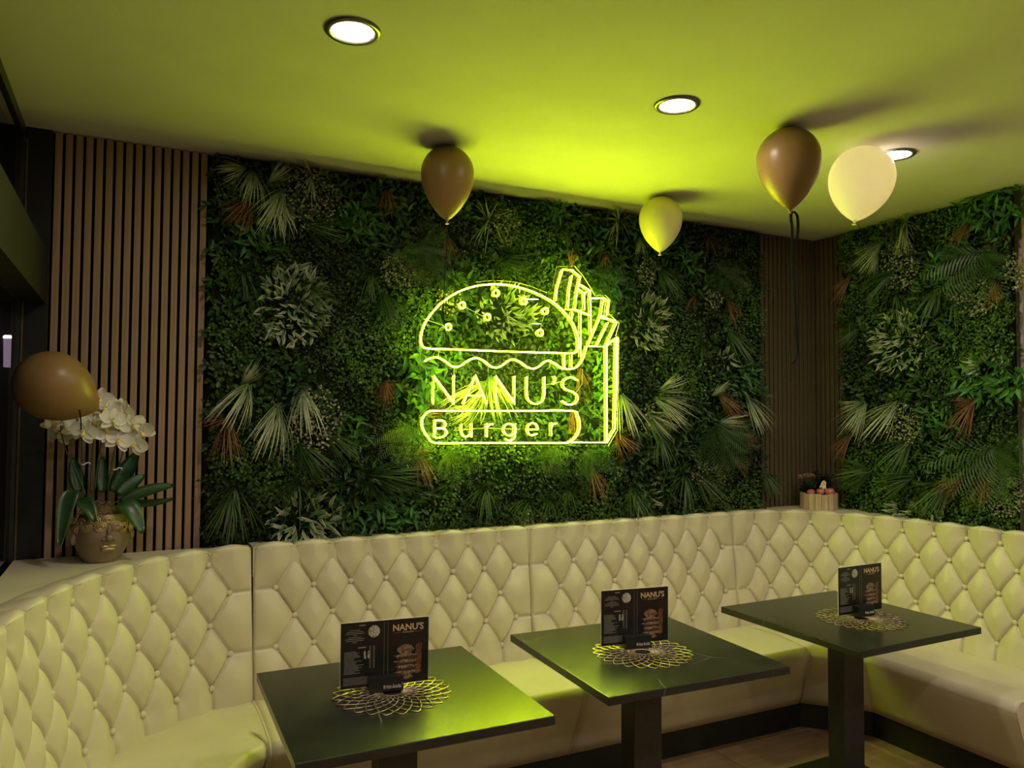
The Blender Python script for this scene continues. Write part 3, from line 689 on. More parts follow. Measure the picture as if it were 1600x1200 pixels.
for P in [[(347, 326), (470, 390)], [(120, 405), (265, 453)], [(833, 375), (815, 430), (803, 487)], [(546, 215), (546, 240)], [(720, 235), (708, 290)], [(210, 590), (210, 625)], [(300, 690), (300, 740)], [(860, 340), (833, 352)], [(300, 1060), (480, 1045), (690, 1052)], [(840, 790), (890, 785), (935, 770)], [(1055, 700), (1050, 790), (1020, 835)], [(500, 690), (500, 720)], [(865, 660), (862, 690)]]:
    mb = MB(); mb.tube([sg(*q)+Vector((0, .006, 0)) for q in P], .0011, 4)
    o = mb.build('feed_cable', M['cable'], sign); o.matrix_parent_inverse = sinv
for q in [(150, 520), (1000, 540), (160, 900), (1200, 1000), (1080, 260), (540, 190), (150, 1100), (1230, 560)]:
    p = sg(*q); mb = MB(); mb.tube([p+Vector((0, .004, 0)), Vector((p.x, -.02, p.z))], .006, 8)
    o = mb.build('standoff', M['trim'], sign); o.matrix_parent_inverse = sinv

# ------------------------------------------------------------------ downlights
def downlight(x, y, label, group):
    d = thing('downlight', label, 'ceiling light', (x, y, H), 0, group)
    link('trim_ring', lathe_mesh('trim_ring', [(.083, 0), (.083, -.004), (.078, -.008), (.064, -.0075), (.060, -.003), (.060, 0)], 40, cap=False), M['trim'], d)
    link('diffuser', lathe_mesh('diffuser', [(.0605, -.001), (.0605, -.0028), (.03, -.0036), (.001, -.004)], 40), M['lamp'], d)
    return d
for x, l in ((.557, 'round recessed ceiling downlight nearest the left, above the first table'), (1.75, 'round recessed ceiling downlight in the middle, above the sign\'s right side'), (2.925, 'round recessed ceiling downlight half hidden behind the cream balloon')):
    downlight(x, -1.345, l, 'recessed ceiling downlights')
for x in (-.0, 1.15, 2.33, 3.5):  # both rows behind the viewpoint are unseen, added for fill light
    downlight(x, -3.4, 'round recessed ceiling downlight behind the viewpoint, added unseen for fill light', 'downlights behind the viewpoint')
for x in (.557, 1.75, 2.925, 4.5):
    downlight(x, -5.2, 'round recessed ceiling downlight behind the viewpoint, added unseen for fill light', 'downlights behind the viewpoint')

# ------------------------------------------------------------------ balloons
def balloon(label, m, c, r, h, tilt=(0, 0), ribbon=None, knotm=None):
    """c = centre of the round part; r radius; h total height; tilt (about x, about y)"""
    root = thing('balloon', label, 'balloon', c, 0, 'party balloons')
    prof = []
    for i in range(25):
        t = PI*i/24; z = math.cos(t)
        rr = math.sin(t)
        if z < 0:
            s = -z; zz = -s*(h-r)/r; rr = rr*(1-.16*s)
            rr = max(0, 1-s*s)**.86*.93+.07*math.sqrt(max(0, 1-s*s))
        else: zz = z
        prof.append((max(rr*r, .003), zz*r))
    prof[-1] = (.007, prof[-1][1])
    R_ = Matrix.Rotation(tilt[1], 4, 'Y') @ Matrix.Rotation(tilt[0], 4, 'X')
    b = link('skin', lathe_mesh('skin', prof, 40), m, root); b.matrix_basis = R_
    zb = -(h-r)
    k = link('knot', lathe_mesh('knot', [(.004, zb+.004), (.005, zb-.003), (.004, zb-.007), (.008, zb-.012), (.009, zb-.014), (.003, zb-.012)], 12), knotm or m, root); k.matrix_basis = R_
    if ribbon:
        mb = MB()
        for P, wd in ribbon:
            V, Fc = [], []
            W = catmull([Vector(q) for q in P], 6)
            for i, q in enumerate(W):
                V += [q+Vector((-wd/2*math.cos(YAW), wd/2*math.sin(YAW), 0)), q+Vector((wd/2*math.cos(YAW), -wd/2*math.sin(YAW), 0)), q+Vector((wd/2*math.cos(YAW), -wd/2*math.sin(YAW)+.0012, 0)), q+Vector((-wd/2*math.cos(YAW), wd/2*math.sin(YAW)+.0012, 0))]
            for i in range(len(W)-1):
                for k_ in range(4): Fc.append((4*i+k_, 4*i+(k_+1) % 4, 4*i+4+(k_+1) % 4, 4*i+4+k_))
            mb.add(V, Fc)
        rb = mb.build('ribbon', M['black'], root); rb.matrix_parent_inverse = Matrix.Translation(root.location).inverted()
    return root
def rib(pxs, y): return [tuple(at(px, py, 1, y)) for px, py in pxs]
b1 = (1.168, -.555, H-.114); balloon('bronze balloon against the ceiling above the neon burger', M['balloon_brown'], b1, .112, .315, (0, 0), [(rib([(699, 352), (697, 400), (694, 450), (693, 490), (698, 537)], -.555), .0035)])
b3 = (2.425, -.36, H-.113); balloon('pale balloon glowing yellow-green, smallest at the ceiling, right of the sign', M['balloon_yellow'], b3, .111, .292, (0, .03), [(rib([(1029, 400), (1030, 450), (1031, 500), (1031, 560)], -.36), .0025)])
b4 = (2.284, -1.36, H-.123); balloon('bronze balloon with a long black looped ribbon, near the white balloon', M['balloon_brown'], b4, .121, .325, (0, -.02),
        [(rib([(1240, 330), (1236, 337), (1238, 360), (1238, 400), (1241, 450), (1245, 520), (1246, 552), (1238, 570)], -1.36), .011), (rib([(1240, 330), (1246, 338), (1247, 358), (1245, 376)], -1.355), .011)])
b5 = (2.715, -1.345, H-.134); balloon('cream white balloon lit from behind by a downlight', M['balloon_white'], b5, .131, .325, (0, .24), [(rib([(1341, 351), (1346, 362), (1352, 372)], -1.345), .0025)])
b2 = at(80, 602, 0, -.262); balloon('bronze balloon tipped on its side by the dark window, above the orchid', M['balloon_brown'], tuple(b2), .121, .295, (.15, -1.05), [(rib([(124, 640), (126, 655), (127, 672)], b2.y-.06), .005)])

# ------------------------------------------------------------------ banquette
ZS = .47
SX, SZ = .1613, .12
ROWS = [1.022-.120*k for k in range(5)]
MDIV = 16
def poly_sample(path, ss):
    P = [Vector((a, b)) for a, b in path]; L = [0]
    for a, b in zip(P[:-1], P[1:]): L.append(L[-1]+(b-a).length)
    L = np.array(L); X = np.array([p.x for p in P]); Y = np.array([p.y for p in P])
    return np.stack([np.interp(ss, L, X), np.interp(ss, L, Y)], 1), L[-1]
def seg_dist(S, T, a, b):
    dx, dy = b[0]-a[0], b[1]-a[1]; l2 = dx*dx+dy*dy
    t = np.clip(((S-a[0])*dx+(T-a[1])*dy)/l2, 0, 1)
    return np.hypot(S-a[0]-t*dx, T-a[1]-t*dy)
def backrest(root, path, anchor, label=None):
    """path: plan polyline of the top ridge, walked so that the room is on the right hand side; anchor 0/1: end that buttons are measured from"""
    _, Ltot = poly_sample(path, np.array([0.]))
    ds = SX/2/MDIV
    nS = int(round(Ltot/ds)); ss = np.linspace(0, Ltot, nS+1)
    sb = ss if anchor == 0 else Ltot-ss
    B, _ = poly_sample(path, ss)
    T = np.gradient(B, ss, axis=0)
    for _ in range(3): T[1:-1] = (T[:-2]+T[1:-1]*2+T[2:])/4
    T /= np.linalg.norm(T, axis=1)[:, None]; Nn = np.stack([T[:, 1], -T[:, 0]], 1)
    dt = SZ/MDIV
    # face coordinate t measured as height z on the front, then over the top
    zt = np.arange(ZS-.05, ROWS[0]+.055, dt)
    prof = [(.062*(1-(z-ZS)/.6), z, z) for z in zt]             # (offset, z, t)
    o0, z0, t0 = prof[-1]
    for k in range(1, 9):
        a = k/8*PI/2; rr = .04
        prof.append((o0-rr*(1-math.cos(a))-.0*k, z0+(1.083-z0)*math.sin(a), t0+.008*k))
    for k in range(1, 6): prof.append((o0-.04-.018*k, 1.083-.0008*k*k, t0+.064+.018*k))
    pr = np.array(prof); nT = len(pr)
    S = np.repeat(sb[:, None], nT, 1); TT = np.repeat(pr[None, :, 2], nS+1, 0)
    first = .089; width_last = Ltot
    # buttons
    btn = []
    for r_i, z in enumerate(ROWS):
        s = first+(SX/2 if r_i % 2 == 0 else 0)
        k = 0
        while s+k*SX < Ltot-.05: btn.append((s+k*SX, z, r_i)); k += 1
    bs = set((int(round((a-first)/(SX/2))), r) for a, z, r in btn)
    # an end that meets the next unit closes with a horizontal pleat
    DF = [np.full(S.shape, 9.0) for _ in range(4)]      # the two slanting families, upright pleats, level pleats
    def crease(f, a_, b_):
        m = (S > min(a_[0], b_[0])-.13) & (S < max(a_[0], b_[0])+.13)
        DF[f][m] = np.minimum(DF[f][m], seg_dist(S[m], TT[m], a_, b_))
    for s, z, r in btn:
        for f, sgn in ((0, -1), (1, 1)):
            if r < 4:
                s2 = s+sgn*SX/2
                if (int(round((s2-first)/(SX/2))), r+1) in bs: crease(f, (s, z), (s2, ROWS[r+1]))
        if r == 0: crease(2, (s, z), (s, 1.16))
        if r == 4: crease(2, (s, z), (s, .40))
    for r in (1, 3):
        row = sorted(a for a, z, rr in btn if rr == r)
        for e, s in ((0, row[0]), (Ltot, row[-1])): crease(3, (s, ROWS[r]), (e, ROWS[r]))
    DF[2] = np.minimum(DF[2], np.minimum(S, Ltot-S))
    D = np.minimum(np.minimum(DF[0], DF[1]), np.minimum(DF[2], DF[3]))
    puff = np.ones(S.shape)
    fade = np.clip((1.16-TT)/.06, 0, 1)                  # pleats run out over the top roll
    for f, d_ in enumerate(DF):
        v = 1-np.exp(-(d_/.040)**1.25)
        puff *= v if f != 2 else 1-(1-v)*(.25+.75*fade)
    Bd = np.full(S.shape, 9.0)
    for s, z, r in btn:
        m = (np.abs(S-s) < .1) & (np.abs(TT-z) < .1); Bd[m] = np.minimum(Bd[m], np.hypot(S[m]-s, TT[m]-z))
    h = .020*(1-np.exp(-D/.0030))*(.15+.85*fade)+.028*puff-.011*np.exp(-(Bd/.028)**2)
    # fine tension wrinkles running out of the buttons
    h += .0012*np.exp(-Bd/.03)*np.sin(np.arctan2(TT*7.1, S*5.3)*60)*(Bd > .012)
    # face normals in profile plane
    po = np.gradient(pr[:, 0]); pz = np.gradient(pr[:, 1]); ln = np.hypot(po, pz); n_o, n_z = pz/ln, -po/ln
    off = pr[None, :, 0]+(h-.031)*n_o[None, :]; zz = pr[None, :, 1]+(h-.031)*n_z[None, :]
    V = np.stack([B[:, None, 0]+Nn[:, None, 0]*off, B[:, None, 1]+Nn[:, None, 1]*off, zz], 2)
    i, j = np.meshgrid(np.arange(nS), np.arange(nT-1), indexing='ij')
    a = i*nT+j; b = (i+1)*nT+j; c = b+1; d = a+1
    hf = h.ravel(); A = hf[a]+hf[c] < hf[b]+hf[d]
    f1 = np.where(A[..., None], np.stack([a, b, c], -1), np.stack([a, b, d], -1)).reshape(-1, 3)
    f2 = np.where(A[..., None], np.stack([a, c, d], -1), np.stack([b, c, d], -1)).reshape(-1, 3)
    o = link('backrest', np_mesh('backrest', V.reshape(-1, 3), np.concatenate([f1, f2]), None, True), M['leather'], root)
    o.matrix_parent_inverse = Matrix.Translation(root.location).inverted()
    # buttons
    for s, z, r in btn:
        s_ = s if anchor == 0 else Ltot-s
        k = min(nS, max(0, int(round(s_/Ltot*nS)))); nn = Nn[k]; jz = int(np.argmin(np.abs(pr[:, 2]-z)))
        p = Vector(V[k, jz]); q = link('button', BTN, M['leather'], o)
        q.matrix_parent_inverse = Matrix.Translation(root.location).inverted() @ Matrix.Identity(4)
        q.matrix_parent_inverse = Matrix.Identity(4)
        n3 = Vector((nn[0], nn[1], .1)).normalized()
        q.matrix_basis = Matrix.Translation(p+n3*.016) @ n3.to_track_quat('Z', 'Y').to_matrix().to_4x4()
    return o, B, Nn
BTN = lathe_mesh('button', [(.0095, -.012), (.0118, -.004), (.0122, 0), (.0108, .0035), (.0065, .0056), (.001, .0062)], 16)
def seat(root, back, front, plinth, n=60, gap=.002, ends=(True, True)):
    """lofted cushion from back line to front line, face sloping in to the plinth line (each a plan polyline)"""
    def rs(path):
        L = poly_sample(path, np.array([0.]))[1]; return poly_sample(path, np.linspace(0, L, n+1))[0]
    b, f, p = rs(back), rs(front), rs(plinth)
    rows = []
    for k in range(9):
        t = k/8*.93; rows.append((b+(f-b)*t, ZS-.012+.016*math.sin(PI*min(1, t*1.02))))
    top = rows[-1]
    for k in range(1, 8):
        a = k/7*PI/2; x = .93+.07*math.sin(a); rows.append((b+(f-b)*x, ZS-.009-.045*(1-math.cos(a))))
    z1 = rows[-1][1]
    for k in range(1, 7):
        t = k/6; rows.append((f+(p-f)*(t*.9+.0)+(f-p)*.02*math.sin(PI*t), z1+(.128-z1)*t))
    rows.append((p-(f-p)*.1, .128))
    V, Fc = [], []
    for q, z in rows: V += [(a[0], a[1], z) for a in q]
    m = n+1
    for r in range(len(rows)-1):
        for i in range(n): Fc.append((r*m+i, (r+1)*m+i, (r+1)*m+i+1, r*m+i+1))
    # end caps
    Fc.append(tuple(r*m for r in range(len(rows)))[::-1]); Fc.append(tuple(r*m+n for r in range(len(rows))))
    me = pydata('seat', V, Fc, True)
    me.polygons[-1].use_smooth = False; me.polygons[-2].use_smooth = False
    o = link('seat', me, M['leather'], root); o.matrix_parent_inverse = Matrix.Translation(root.location).inverted()
    # piping along the two ends
    for col in (0, n):
        mbp = MB(); mbp.tube([Vector(V[r*m+col])+Vector((0, 0, .0)) for r in range(0, len(rows)-1)], .003, 5)
        pp = mbp.build('piping', M['leather'], o, True); pp.matrix_parent_inverse = Matrix.Identity(4)
    return o
def plinth(root, line, back):
    n = len(line); V = [(x, y, z) for x, y in line for z in (0, .129)]+[(x, y, z) for x, y in back for z in (0, .129)]
    Fc = [(2*i, 2*i+2, 2*i+3, 2*i+1) for i in range(n-1)]
    Fc += [(2*i+1, 2*i+3, 2*n+2*i+3, 2*n+2*i+1) for i in range(n-1)]
    o = link('plinth', pydata('plinth', V, Fc), M['plinth'], root); o.matrix_parent_inverse = Matrix.Translation(root.location).inverted()
def top_panel(root, ring, z0, z1):
    n = len(ring); V = [(x, y, z1) for x, y in ring]+[(x, y, z0) for x, y in ring]
    Fc = [tuple(range(n))]+[(i, i+n, (i+1) % n+n, (i+1) % n) for i in range(n)]
    o = link('top_panel', pydata('top_panel', V, Fc), M['leather'], root); o.matrix_parent_inverse = Matrix.Translation(root.location).inverted()
GRP = 'cream tufted banquette sections'
RY = -.178; JY = -.20; FY = -.69; PY = -.54
g = .0015
for x0, x1, lab in ((.464, 1.765, 'cream tufted bench section along the plant wall, between the left and middle seams'), (1.765, 3.064, 'cream tufted bench section along the plant wall, right of the middle seam')):
    r = thing('banquette', lab, 'bench', ((x0+x1)/2, PY, 0), 0, GRP)
    backrest(r, [(x0+g, RY), (x1-g, RY)], 0)
    e1 = x1 if x1 < 3 else 3.10
    seat(r, [(x0+g, JY), (e1-g, JY)], [(x0+g, FY), (e1-g, FY)], [(x0+g, PY), (e1-g+(.07 if x1 > 3 else 0), PY)], 40)
    plinth(r, [(x0, PY), (e1+(.085 if x1 > 3 else 0), PY)], [(x0, JY), (e1, JY)])
    top_panel(r, [(x0, -.002), (x1, -.002), (x1, -.165), (x0, -.165)][::-1], .95, 1.072)
# left curved corner unit
ridgeL = [tuple(q)[:2] for q in catmull([(-.312, -2.3, 0), (-.308, -1.9, 0), (-.302, -1.55, 0), (-.29, -1.2, 0), (-.25, -.95, 0), (-.165, -.69, 0), (-.03, -.46, 0), (.12, -.31, 0), (.28, -.215, 0), (.464-g, RY, 0)], 12)]
r = thing('banquette', 'curved cream tufted corner bench at the left under the window and orchid', 'bench', (.1, -1.2, 0), 0, GRP)
_, BL, NL = backrest(r, ridgeL, 1)
def offs(B, N, d): return [(float(b[0]+n[0]*d), float(b[1]+n[1]*d)) for b, n in zip(B, N)]
stepL = slice(None, None, 6)
fl_ = offs(BL[stepL], NL[stepL], .50); fl_[-1] = (.464-g, FY)
pl_ = offs(BL[stepL], NL[stepL], .36); pl_[-1] = (.464-g, PY)
bl_ = offs(BL[stepL], NL[stepL], .02); bl_[-1] = (.464-g, JY)
seat(r, bl_, fl_, pl_, 70); plinth(r, pl_, bl_)
tp = [(XL+.014, -2.3)]+[(XL+.014, -.02), (.464, -.02)]+offs(BL, NL, -.05)[::-1][::8]
top_panel(r, tp[::-1], 1.00, 1.062)
o = link('end_panel', box_mesh('end_panel', XL+.022, -.26, -2.315, -2.295, 0, 1.06, .004, 1), M['leather'], r); o.matrix_parent_inverse = Matrix.Translation(r.location).inverted()
# right corner unit
ridgeR = [tuple(q)[:2] for q in catmull([(3.064+g, RY, 0), (3.20, -.181, 0), (3.36, -.212, 0), (3.50, -.29, 0), (3.63, -.44, 0), (3.715, -.68, 0), (3.78, -.98, 0), (3.808, -1.3, 0), (3.815, -1.62, 0)], 12)]
r = thing('banquette', 'cream tufted bench turning the corner and running along the right side', 'bench', (3.4, -1.1, 0), 0, GRP)
_, BR, NR = backrest(r, ridgeR, 0)
# seat of the corner: three cushions (wedge and right run)
seat(r, [(3.10+g, JY), (3.36, -.24), (3.52, -.34), (3.62, -.50)], [(3.10+g, FY), (3.28, -.87)], [(3.187, PY), (3.43, -.79)], 24)
seat(r, [(3.62, -.503), (3.70, -.74), (3.75, -1.0), (3.79, -1.62)], [(3.281, -.874), (3.281, -1.60)], [(3.431, -.793), (3.431, -1.58)], 40)
plinth(r, [(3.187, PY), (3.43, -.79), (3.431, -1.56)], [(3.187, JY), (3.6, -.5), (3.7, -1.56)])
tp = offs(BR, NR, -.05)[::8]+[(XR-.004, -1.62), (XR-.004, -.004), (3.064, -.004)]
tp = [(x, y-.0) for x, y in tp]
top_panel(r, tp, 1.0, 1.074)
o = link('end_panel', box_mesh('end_panel', 3.79, XR-.002, -1.635, -1.615, 0, 1.07, .004, 1), M['leather'], r); o.matrix_parent_inverse = Matrix.Translation(r.location).inverted()

# ------------------------------------------------------------------ tables
TW = .75
TOPM = box_mesh('table_top', -TW/2, TW/2, -TW/2, TW/2, .722, .75, .0025, 2)
LEGM = box_mesh('column', -.062, .062, -.045, .045, .012, .722, .003, 1)
BASEM = box_mesh('base_plate', -.25, .25, -.25, .25, 0, .012, .003, 1)
TB = [(.767, -1.166, -.0134, 'square dark stone table nearest the viewer on the left'), (1.745, -1.13, -.031, 'square dark stone table in the middle of the three'), (2.845, -1.125, .0153, 'square dark stone table in the right-hand corner')]
for x, y, a, lab in TB:
    t = thing('table', lab, 'table', (x, y, 0), a, 'dark stone bistro tables')
    link('table_top', TOPM, M['table'], t); link('column', LEGM, M['blackmetal'], t); link('base_plate', BASEM, M['blackmetal'], t)
# placemats: rings of pointed petals cut out of metal
def placemat_mesh():
    mb = MB(); n = 24
    rings = [(.030, .062), (.050, .085), (.070, .110), (.092, .135), (.114, .160), (.136, .186)]
    for k, (r0, r1) in enumerate(rings):
        for i in range(n):
            a = 2*PI*(i+.5*(k % 2))/n; h = PI/n
            rm = r0+(r1-r0)*.52
            P = [(r0*math.cos(a), r0*math.sin(a), .0022), (rm*math.cos(a-h), rm*math.sin(a-h), .0026), ((r1-.008)*math.cos(a-h*.45), (r1-.008)*math.sin(a-h*.45), .0024), (r1*math.cos(a), r1*math.sin(a), .0022), ((r1-.008)*math.cos(a+h*.45), (r1-.008)*math.sin(a+h*.45), .0024), (rm*math.cos(a+h), rm*math.sin(a+h), .0026)]
            mb.tube(P, .0016, 4, True)
    mb.tube([(.03*math.cos(2*PI*i/24), .03*math.sin(2*PI*i/24), .0022) for i in range(24)], .0016, 4, True)
    return mb.mesh('placemat', True)
PM = placemat_mesh()
MATP = [(.757, -1.165, 'lace-cut bronze placemat on the left table'), (1.725, -1.165, 'lace-cut bronze placemat on the middle table'), (2.875, -1.185, 'lace-cut bronze placemat on the right-hand table')]
for x, y, lab in MATP:
    o = link('placemat', PM, M['wire']); o.location = (x, y, .7502); tag(o, lab, 'placemat', 'round lace-cut placemats')
# menu cards and holders
CW, CH, CT = .285, .208, .0022
def flat(poly, y):   # polygon on the card face (x, z) at depth y
    return [(a, y, b) for a, b in poly]
CARD = box_mesh('card_board', -CW/2, CW/2, -CT/2, CT/2, 0, CH)
FACE = box_mesh('card_face', -CW/2+.001, CW/2-.0008, -CT/2-.0005, -CT/2+.0002, .0005, CH-.0018)
NAN = text_mesh("NANU'S", .0285, True, spacing=1.0); BUR = text_mesh("BURGER", .0075, False, spacing=1.4); HOL = text_mesh("fritz-kola", .0170, False, spacing=.95)
RRR = text_mesh("\u00ae", .006)
def lines_mesh():
    mb = MB(); y0, y1 = -CT/2-.0009, -CT/2-.0004; r = random.Random(3)
    def ln(xc, w_, z, h=.0014): mb.box(xc-w_/2, xc+w_/2, y0, y1, z-h/2, z+h/2)
    L = -CW/2
    ln(L+.068, .020, CH-.012, .003)
    for k, w_ in enumerate((.034, .052, .060, .012, .040, .060, .055, .014)): ln(L+.045, w_, CH-.026-.0055*k)
    ln(L+.068, .026, CH-.082, .003)
    for k in range(17):
        w_ = r.uniform(.030, .062); ln(L+.012+w_/2, w_, CH-.094-.0042*k, .0013)
    for k in range(17):
        ln(L+.094, .006, CH-.080-.0042*k, .0012); ln(L+.106, .006, CH-.080-.0042*k, .0012)
    for k in range(7): ln(L+.058, .095, CH-.175-.0036*k, .0009)
    return mb.mesh('print_lines')
LINES = lines_mesh()
def rule_mesh():
    mb = MB(); y0, y1 = -CT/2-.0008, -CT/2-.0004
    for x in (-.004, .008): mb.box(x-.0003, x+.0003, y0, y1, .02, CH-.006)
    mb.box(.030, .056, y0, y1, CH-.0452, CH-.0446); mb.box(.092, .120, y0, y1, CH-.0452, CH-.0446)
    return mb.mesh('print_rules')
RULES = rule_mesh()
def disc(cx, cz, rx, rz, n=18, y=-CT/2-.0009, jag=0, seed=1):
    r = random.Random(seed)
    P = [(cx+rx*(1+r.uniform(-jag, jag))*math.cos(2*PI*i/n), y, cz+rz*(1+r.uniform(-jag, jag))*math.sin(2*PI*i/n)) for i in range(n)]
    return P
def plate(name, polys, th=.0004):
    mb = MB()
    for P in polys:
        n = len(P); Q = [(a, b+th, c) for a, b, c in P]; V = P+Q
        mb.add(V, [tuple(range(n))]+[(i, i+n, (i+1) % n+n, (i+1) % n) for i in range(n)])
    return mb.mesh(name)
bx, bz = .072, .060
PRINT = [('picture_bun', plate('picture_bun', [disc(bx-.006, bz+.047, .027, .017, 16, -CT/2-.0010, .06, 2)]), 'burger1'),
         ('picture_bun_base', plate('picture_bun_base', [disc(bx-.010, bz-.038, .030, .010, 14, -CT/2-.0010, .08, 3)]), 'burger1'),
         ('picture_patty', plate('picture_patty', [disc(bx-.004, bz+.020-.018*k, .034, .009, 14, -CT/2-.0011-.0001*k, .10, 5+k) for k in range(3)]), 'burger2'),
         ('picture_salad', plate('picture_salad', [disc(bx-.005+.004*(k % 2), bz+.029-.018*k, .036, .0048, 22, -CT/2-.0015-.0001*k, .30, 12+k) for k in range(4)]), 'burger3'),
         ('picture_fries', plate('picture_fries', [[(bx+.026+.006*k, -CT/2-.0010, bz+.030), (bx+.031+.006*k, -CT/2-.0010, bz+.030), (bx+.034+.007*k, -CT/2-.0010, bz+.062+.004*(k % 2)), (bx+.029+.007*k, -CT/2-.0010, bz+.062+.004*(k % 2))] for k in range(3)]+[[(bx+.026, -CT/2-.0009, bz-.034), (bx+.044, -CT/2-.0009, bz-.030), (bx+.047, -CT/2-.0009, bz+.034), (bx+.026, -CT/2-.0009, bz+.030)]]), 'burger4'),
         ('picture_bowl', plate('picture_bowl', [disc(-CW/2+.106, CH-.034, .019, .019, 20)]), 'bowl'),
         ('picture_bottles', plate('picture_bottles', [[(-CW/2+.074+.012*k, -CT/2-.0009, CH-.118), (-CW/2+.080+.012*k, -CT/2-.0009, CH-.118), (-CW/2+.080+.012*k, -CT/2-.0009, CH-.100), (-CW/2+.0775+.012*k, -CT/2-.0009, CH-.092), (-CW/2+.0765+.012*k, -CT/2-.0009, CH-.092), (-CW/2+.074+.012*k, -CT/2-.0009, CH-.100)] for k in range(2)]), 'bowl')]
HB = MB(); HB.box(-.054, .054, -.034, -.0022, 0, .044); HB.box(-.054, .054, .0022, .026, 0, .044); HB.box(-.054, .054, -.0022, .0022, 0, .010)
HBM = HB.mesh('holder_block')
CP = [((.608, -1.11), (.882, -1.143), 'left'), ((1.601, -1.077), (1.878, -1.117), 'middle'), ((2.784, -1.146), (3.057, -1.14), 'right-hand')]
for (x0, y0), (x1, y1), wh in CP:
    cx, cy = (x0+x1)/2, (y0+y1)/2; a = math.atan2(y1-y0, x1-x0)
    zb = .7551
    h = thing('menu_holder', 'black block holder lettered fritz-kola carrying the menu on the %s table' % wh, 'menu holder', (cx, cy, zb), a, 'black menu holders')
    link('holder_block', HBM, M['holder'], h)
    for me, xx, zz in ((HOL, .018, .015), (RRR, .050, .021)):
        t = link('lettering', me, M['white_print'], h); t.rotation_euler = (PI/2, 0, 0); t.location = (xx if me is HOL else .0505, -.0343, zz)
    c = thing('menu_card', 'black menu card with gold NANU\'S title standing on the %s table' % wh, 'menu', (cx, cy, zb+.0102), a, 'standing menu cards')
    link('card_board', CARD, M['card_edge'], c); link('card_face', FACE, M['card'], c)
    t = link('title', NAN, M['gold'], c); t.rotation_euler = (PI/2, 0, 0); t.location = (.074, -CT/2-.0008, CH-.030)
    t = link('subtitle', BUR, M['gold'], c); t.rotation_euler = (PI/2, 0, 0); t.location = (.074, -CT/2-.0008, CH-.045)
    link('print_lines', LINES, M['grey_print'], c); link('print_rules', RULES, M['grey_print'], c)
    for nm, me, mm in PRINT: link(nm, me, M[mm], c)

# ------------------------------------------------------------------ orchid in the face pot
PC = Vector((-.098, -.165, 1.0625))
orch = thing('potted_orchid', 'white orchid in a bronze face-shaped pot on the left bench top', 'potted plant', PC)
pot = link('pot', lathe_mesh('pot', [(.001, .002), (.058, 0), (.062, .004), (.078, .03), (.092, .06), (.099, .09), (.098, .12), (.090, .15), (.080, .172), (.078, .182), (.074, .184), (.070, .176), (.066, .165), (.001, .16)], 48), M['pot'], orch)
fa = math.atan2(CAM.y-PC.y, CAM.x-PC.x)+math.radians(14)     # the way the face looks
fd = Vector((math.cos(fa), math.sin(fa), 0)); fs = Vector((-math.sin(fa), math.cos(fa), 0))
def potr(z): return float(np.interp(z, [0, .03, .06, .09, .12, .15, .172], [.062, .078, .092, .099, .098, .090, .080]))
def onpot(ang, z, out=0):
    d = fd*math.cos(ang)+fs*math.sin(ang); return d*(potr(z)+out)+Vector((0, 0, z))
Rf = Matrix((fs, fd, Vector((0, 0, 1)))).transposed()
mb = MB(); mb.ellipsoid(onpot(0, .100, .002), (.016, .018, .015), 12, 8, Rf); mb.ellipsoid(onpot(0, .120, -.004), (.010, .015, .032), 10, 8, Rf)
for s in (-1, 1): mb.ellipsoid(onpot(s*.17, .095, -.001), (.011, .010, .008), 8, 6, Rf)
mb.build('nose', M['pot'], pot, True)
mb = MB(); mb.ellipsoid(onpot(0, .056, .000), (.026, .012, .009), 12, 8, Rf)
for s in (-1, 1): mb.ellipsoid(onpot(s*.13, .067, -.001), (.018, .011, .0075), 10, 6, Rf)
mb.build('lips', M['potgold'], pot, True)
for s in (-1, 1):
    mb = MB(); mb.ellipsoid(onpot(s*1.45, .095, .002), (.014, .012, .024), 10, 8, Rf); mb.build('ear', M['pot'], pot, True)
rr = random.Random(5)
for k in range(15):
    a = -1.9+k*.27; z = .142+.022*(k % 2)-.010*(abs(a) > 1.0)
    if k in (9, 11): z -= .030
    c = onpot(a, min(z, .17), .003); mb = MB(); d = Vector((c.x, c.y, 0)).normalized(); s_ = Vector((-d.y, d.x, 0))
    Rr = Matrix((s_, d, Vector((0, 0, 1)))).transposed()
    for q in range(3):
        rad = .021-.006*q
        mb.tube([c+d*(.002+.003*q)+(s_*math.cos(t)*rad+Vector((0, 0, 1))*math.sin(t)*rad*.85) for t in np.linspace(0, 2*PI, 13)[:-1]], .0032, 5, True)
    mb.ellipsoid(c, (.019, .005, .016), 10, 6, Rr)
    mb.build('rosette', M['potgold'], pot, True)
YO = PC.y
def oz(zx, zy, dy=0): return at(80+zx/4.138, 600+zy/4.138, 1, YO+dy)-PC
mb = MB()
for k in range(150):
    a = rr.uniform(0, 2*PI); r_ = .066*math.sqrt(rr.random()); p = Vector((r_*math.cos(a), r_*math.sin(a), .180+rr.uniform(0, .065)*(1-r_/.09)))
    P = [p]
    for i in range(4): P.append(P[-1]+Vector((rr.uniform(-.018, .018), rr.uniform(-.018, .018), rr.uniform(-.010, .012))))
    mb.tube(catmull(P, 2), .0011, 3)
mb.ellipsoid((0, 0, .175), (.062, .062, .036), 14, 8)
o = mb.build('moss', M['moss'], orch); o['kind'] = 'stuff'
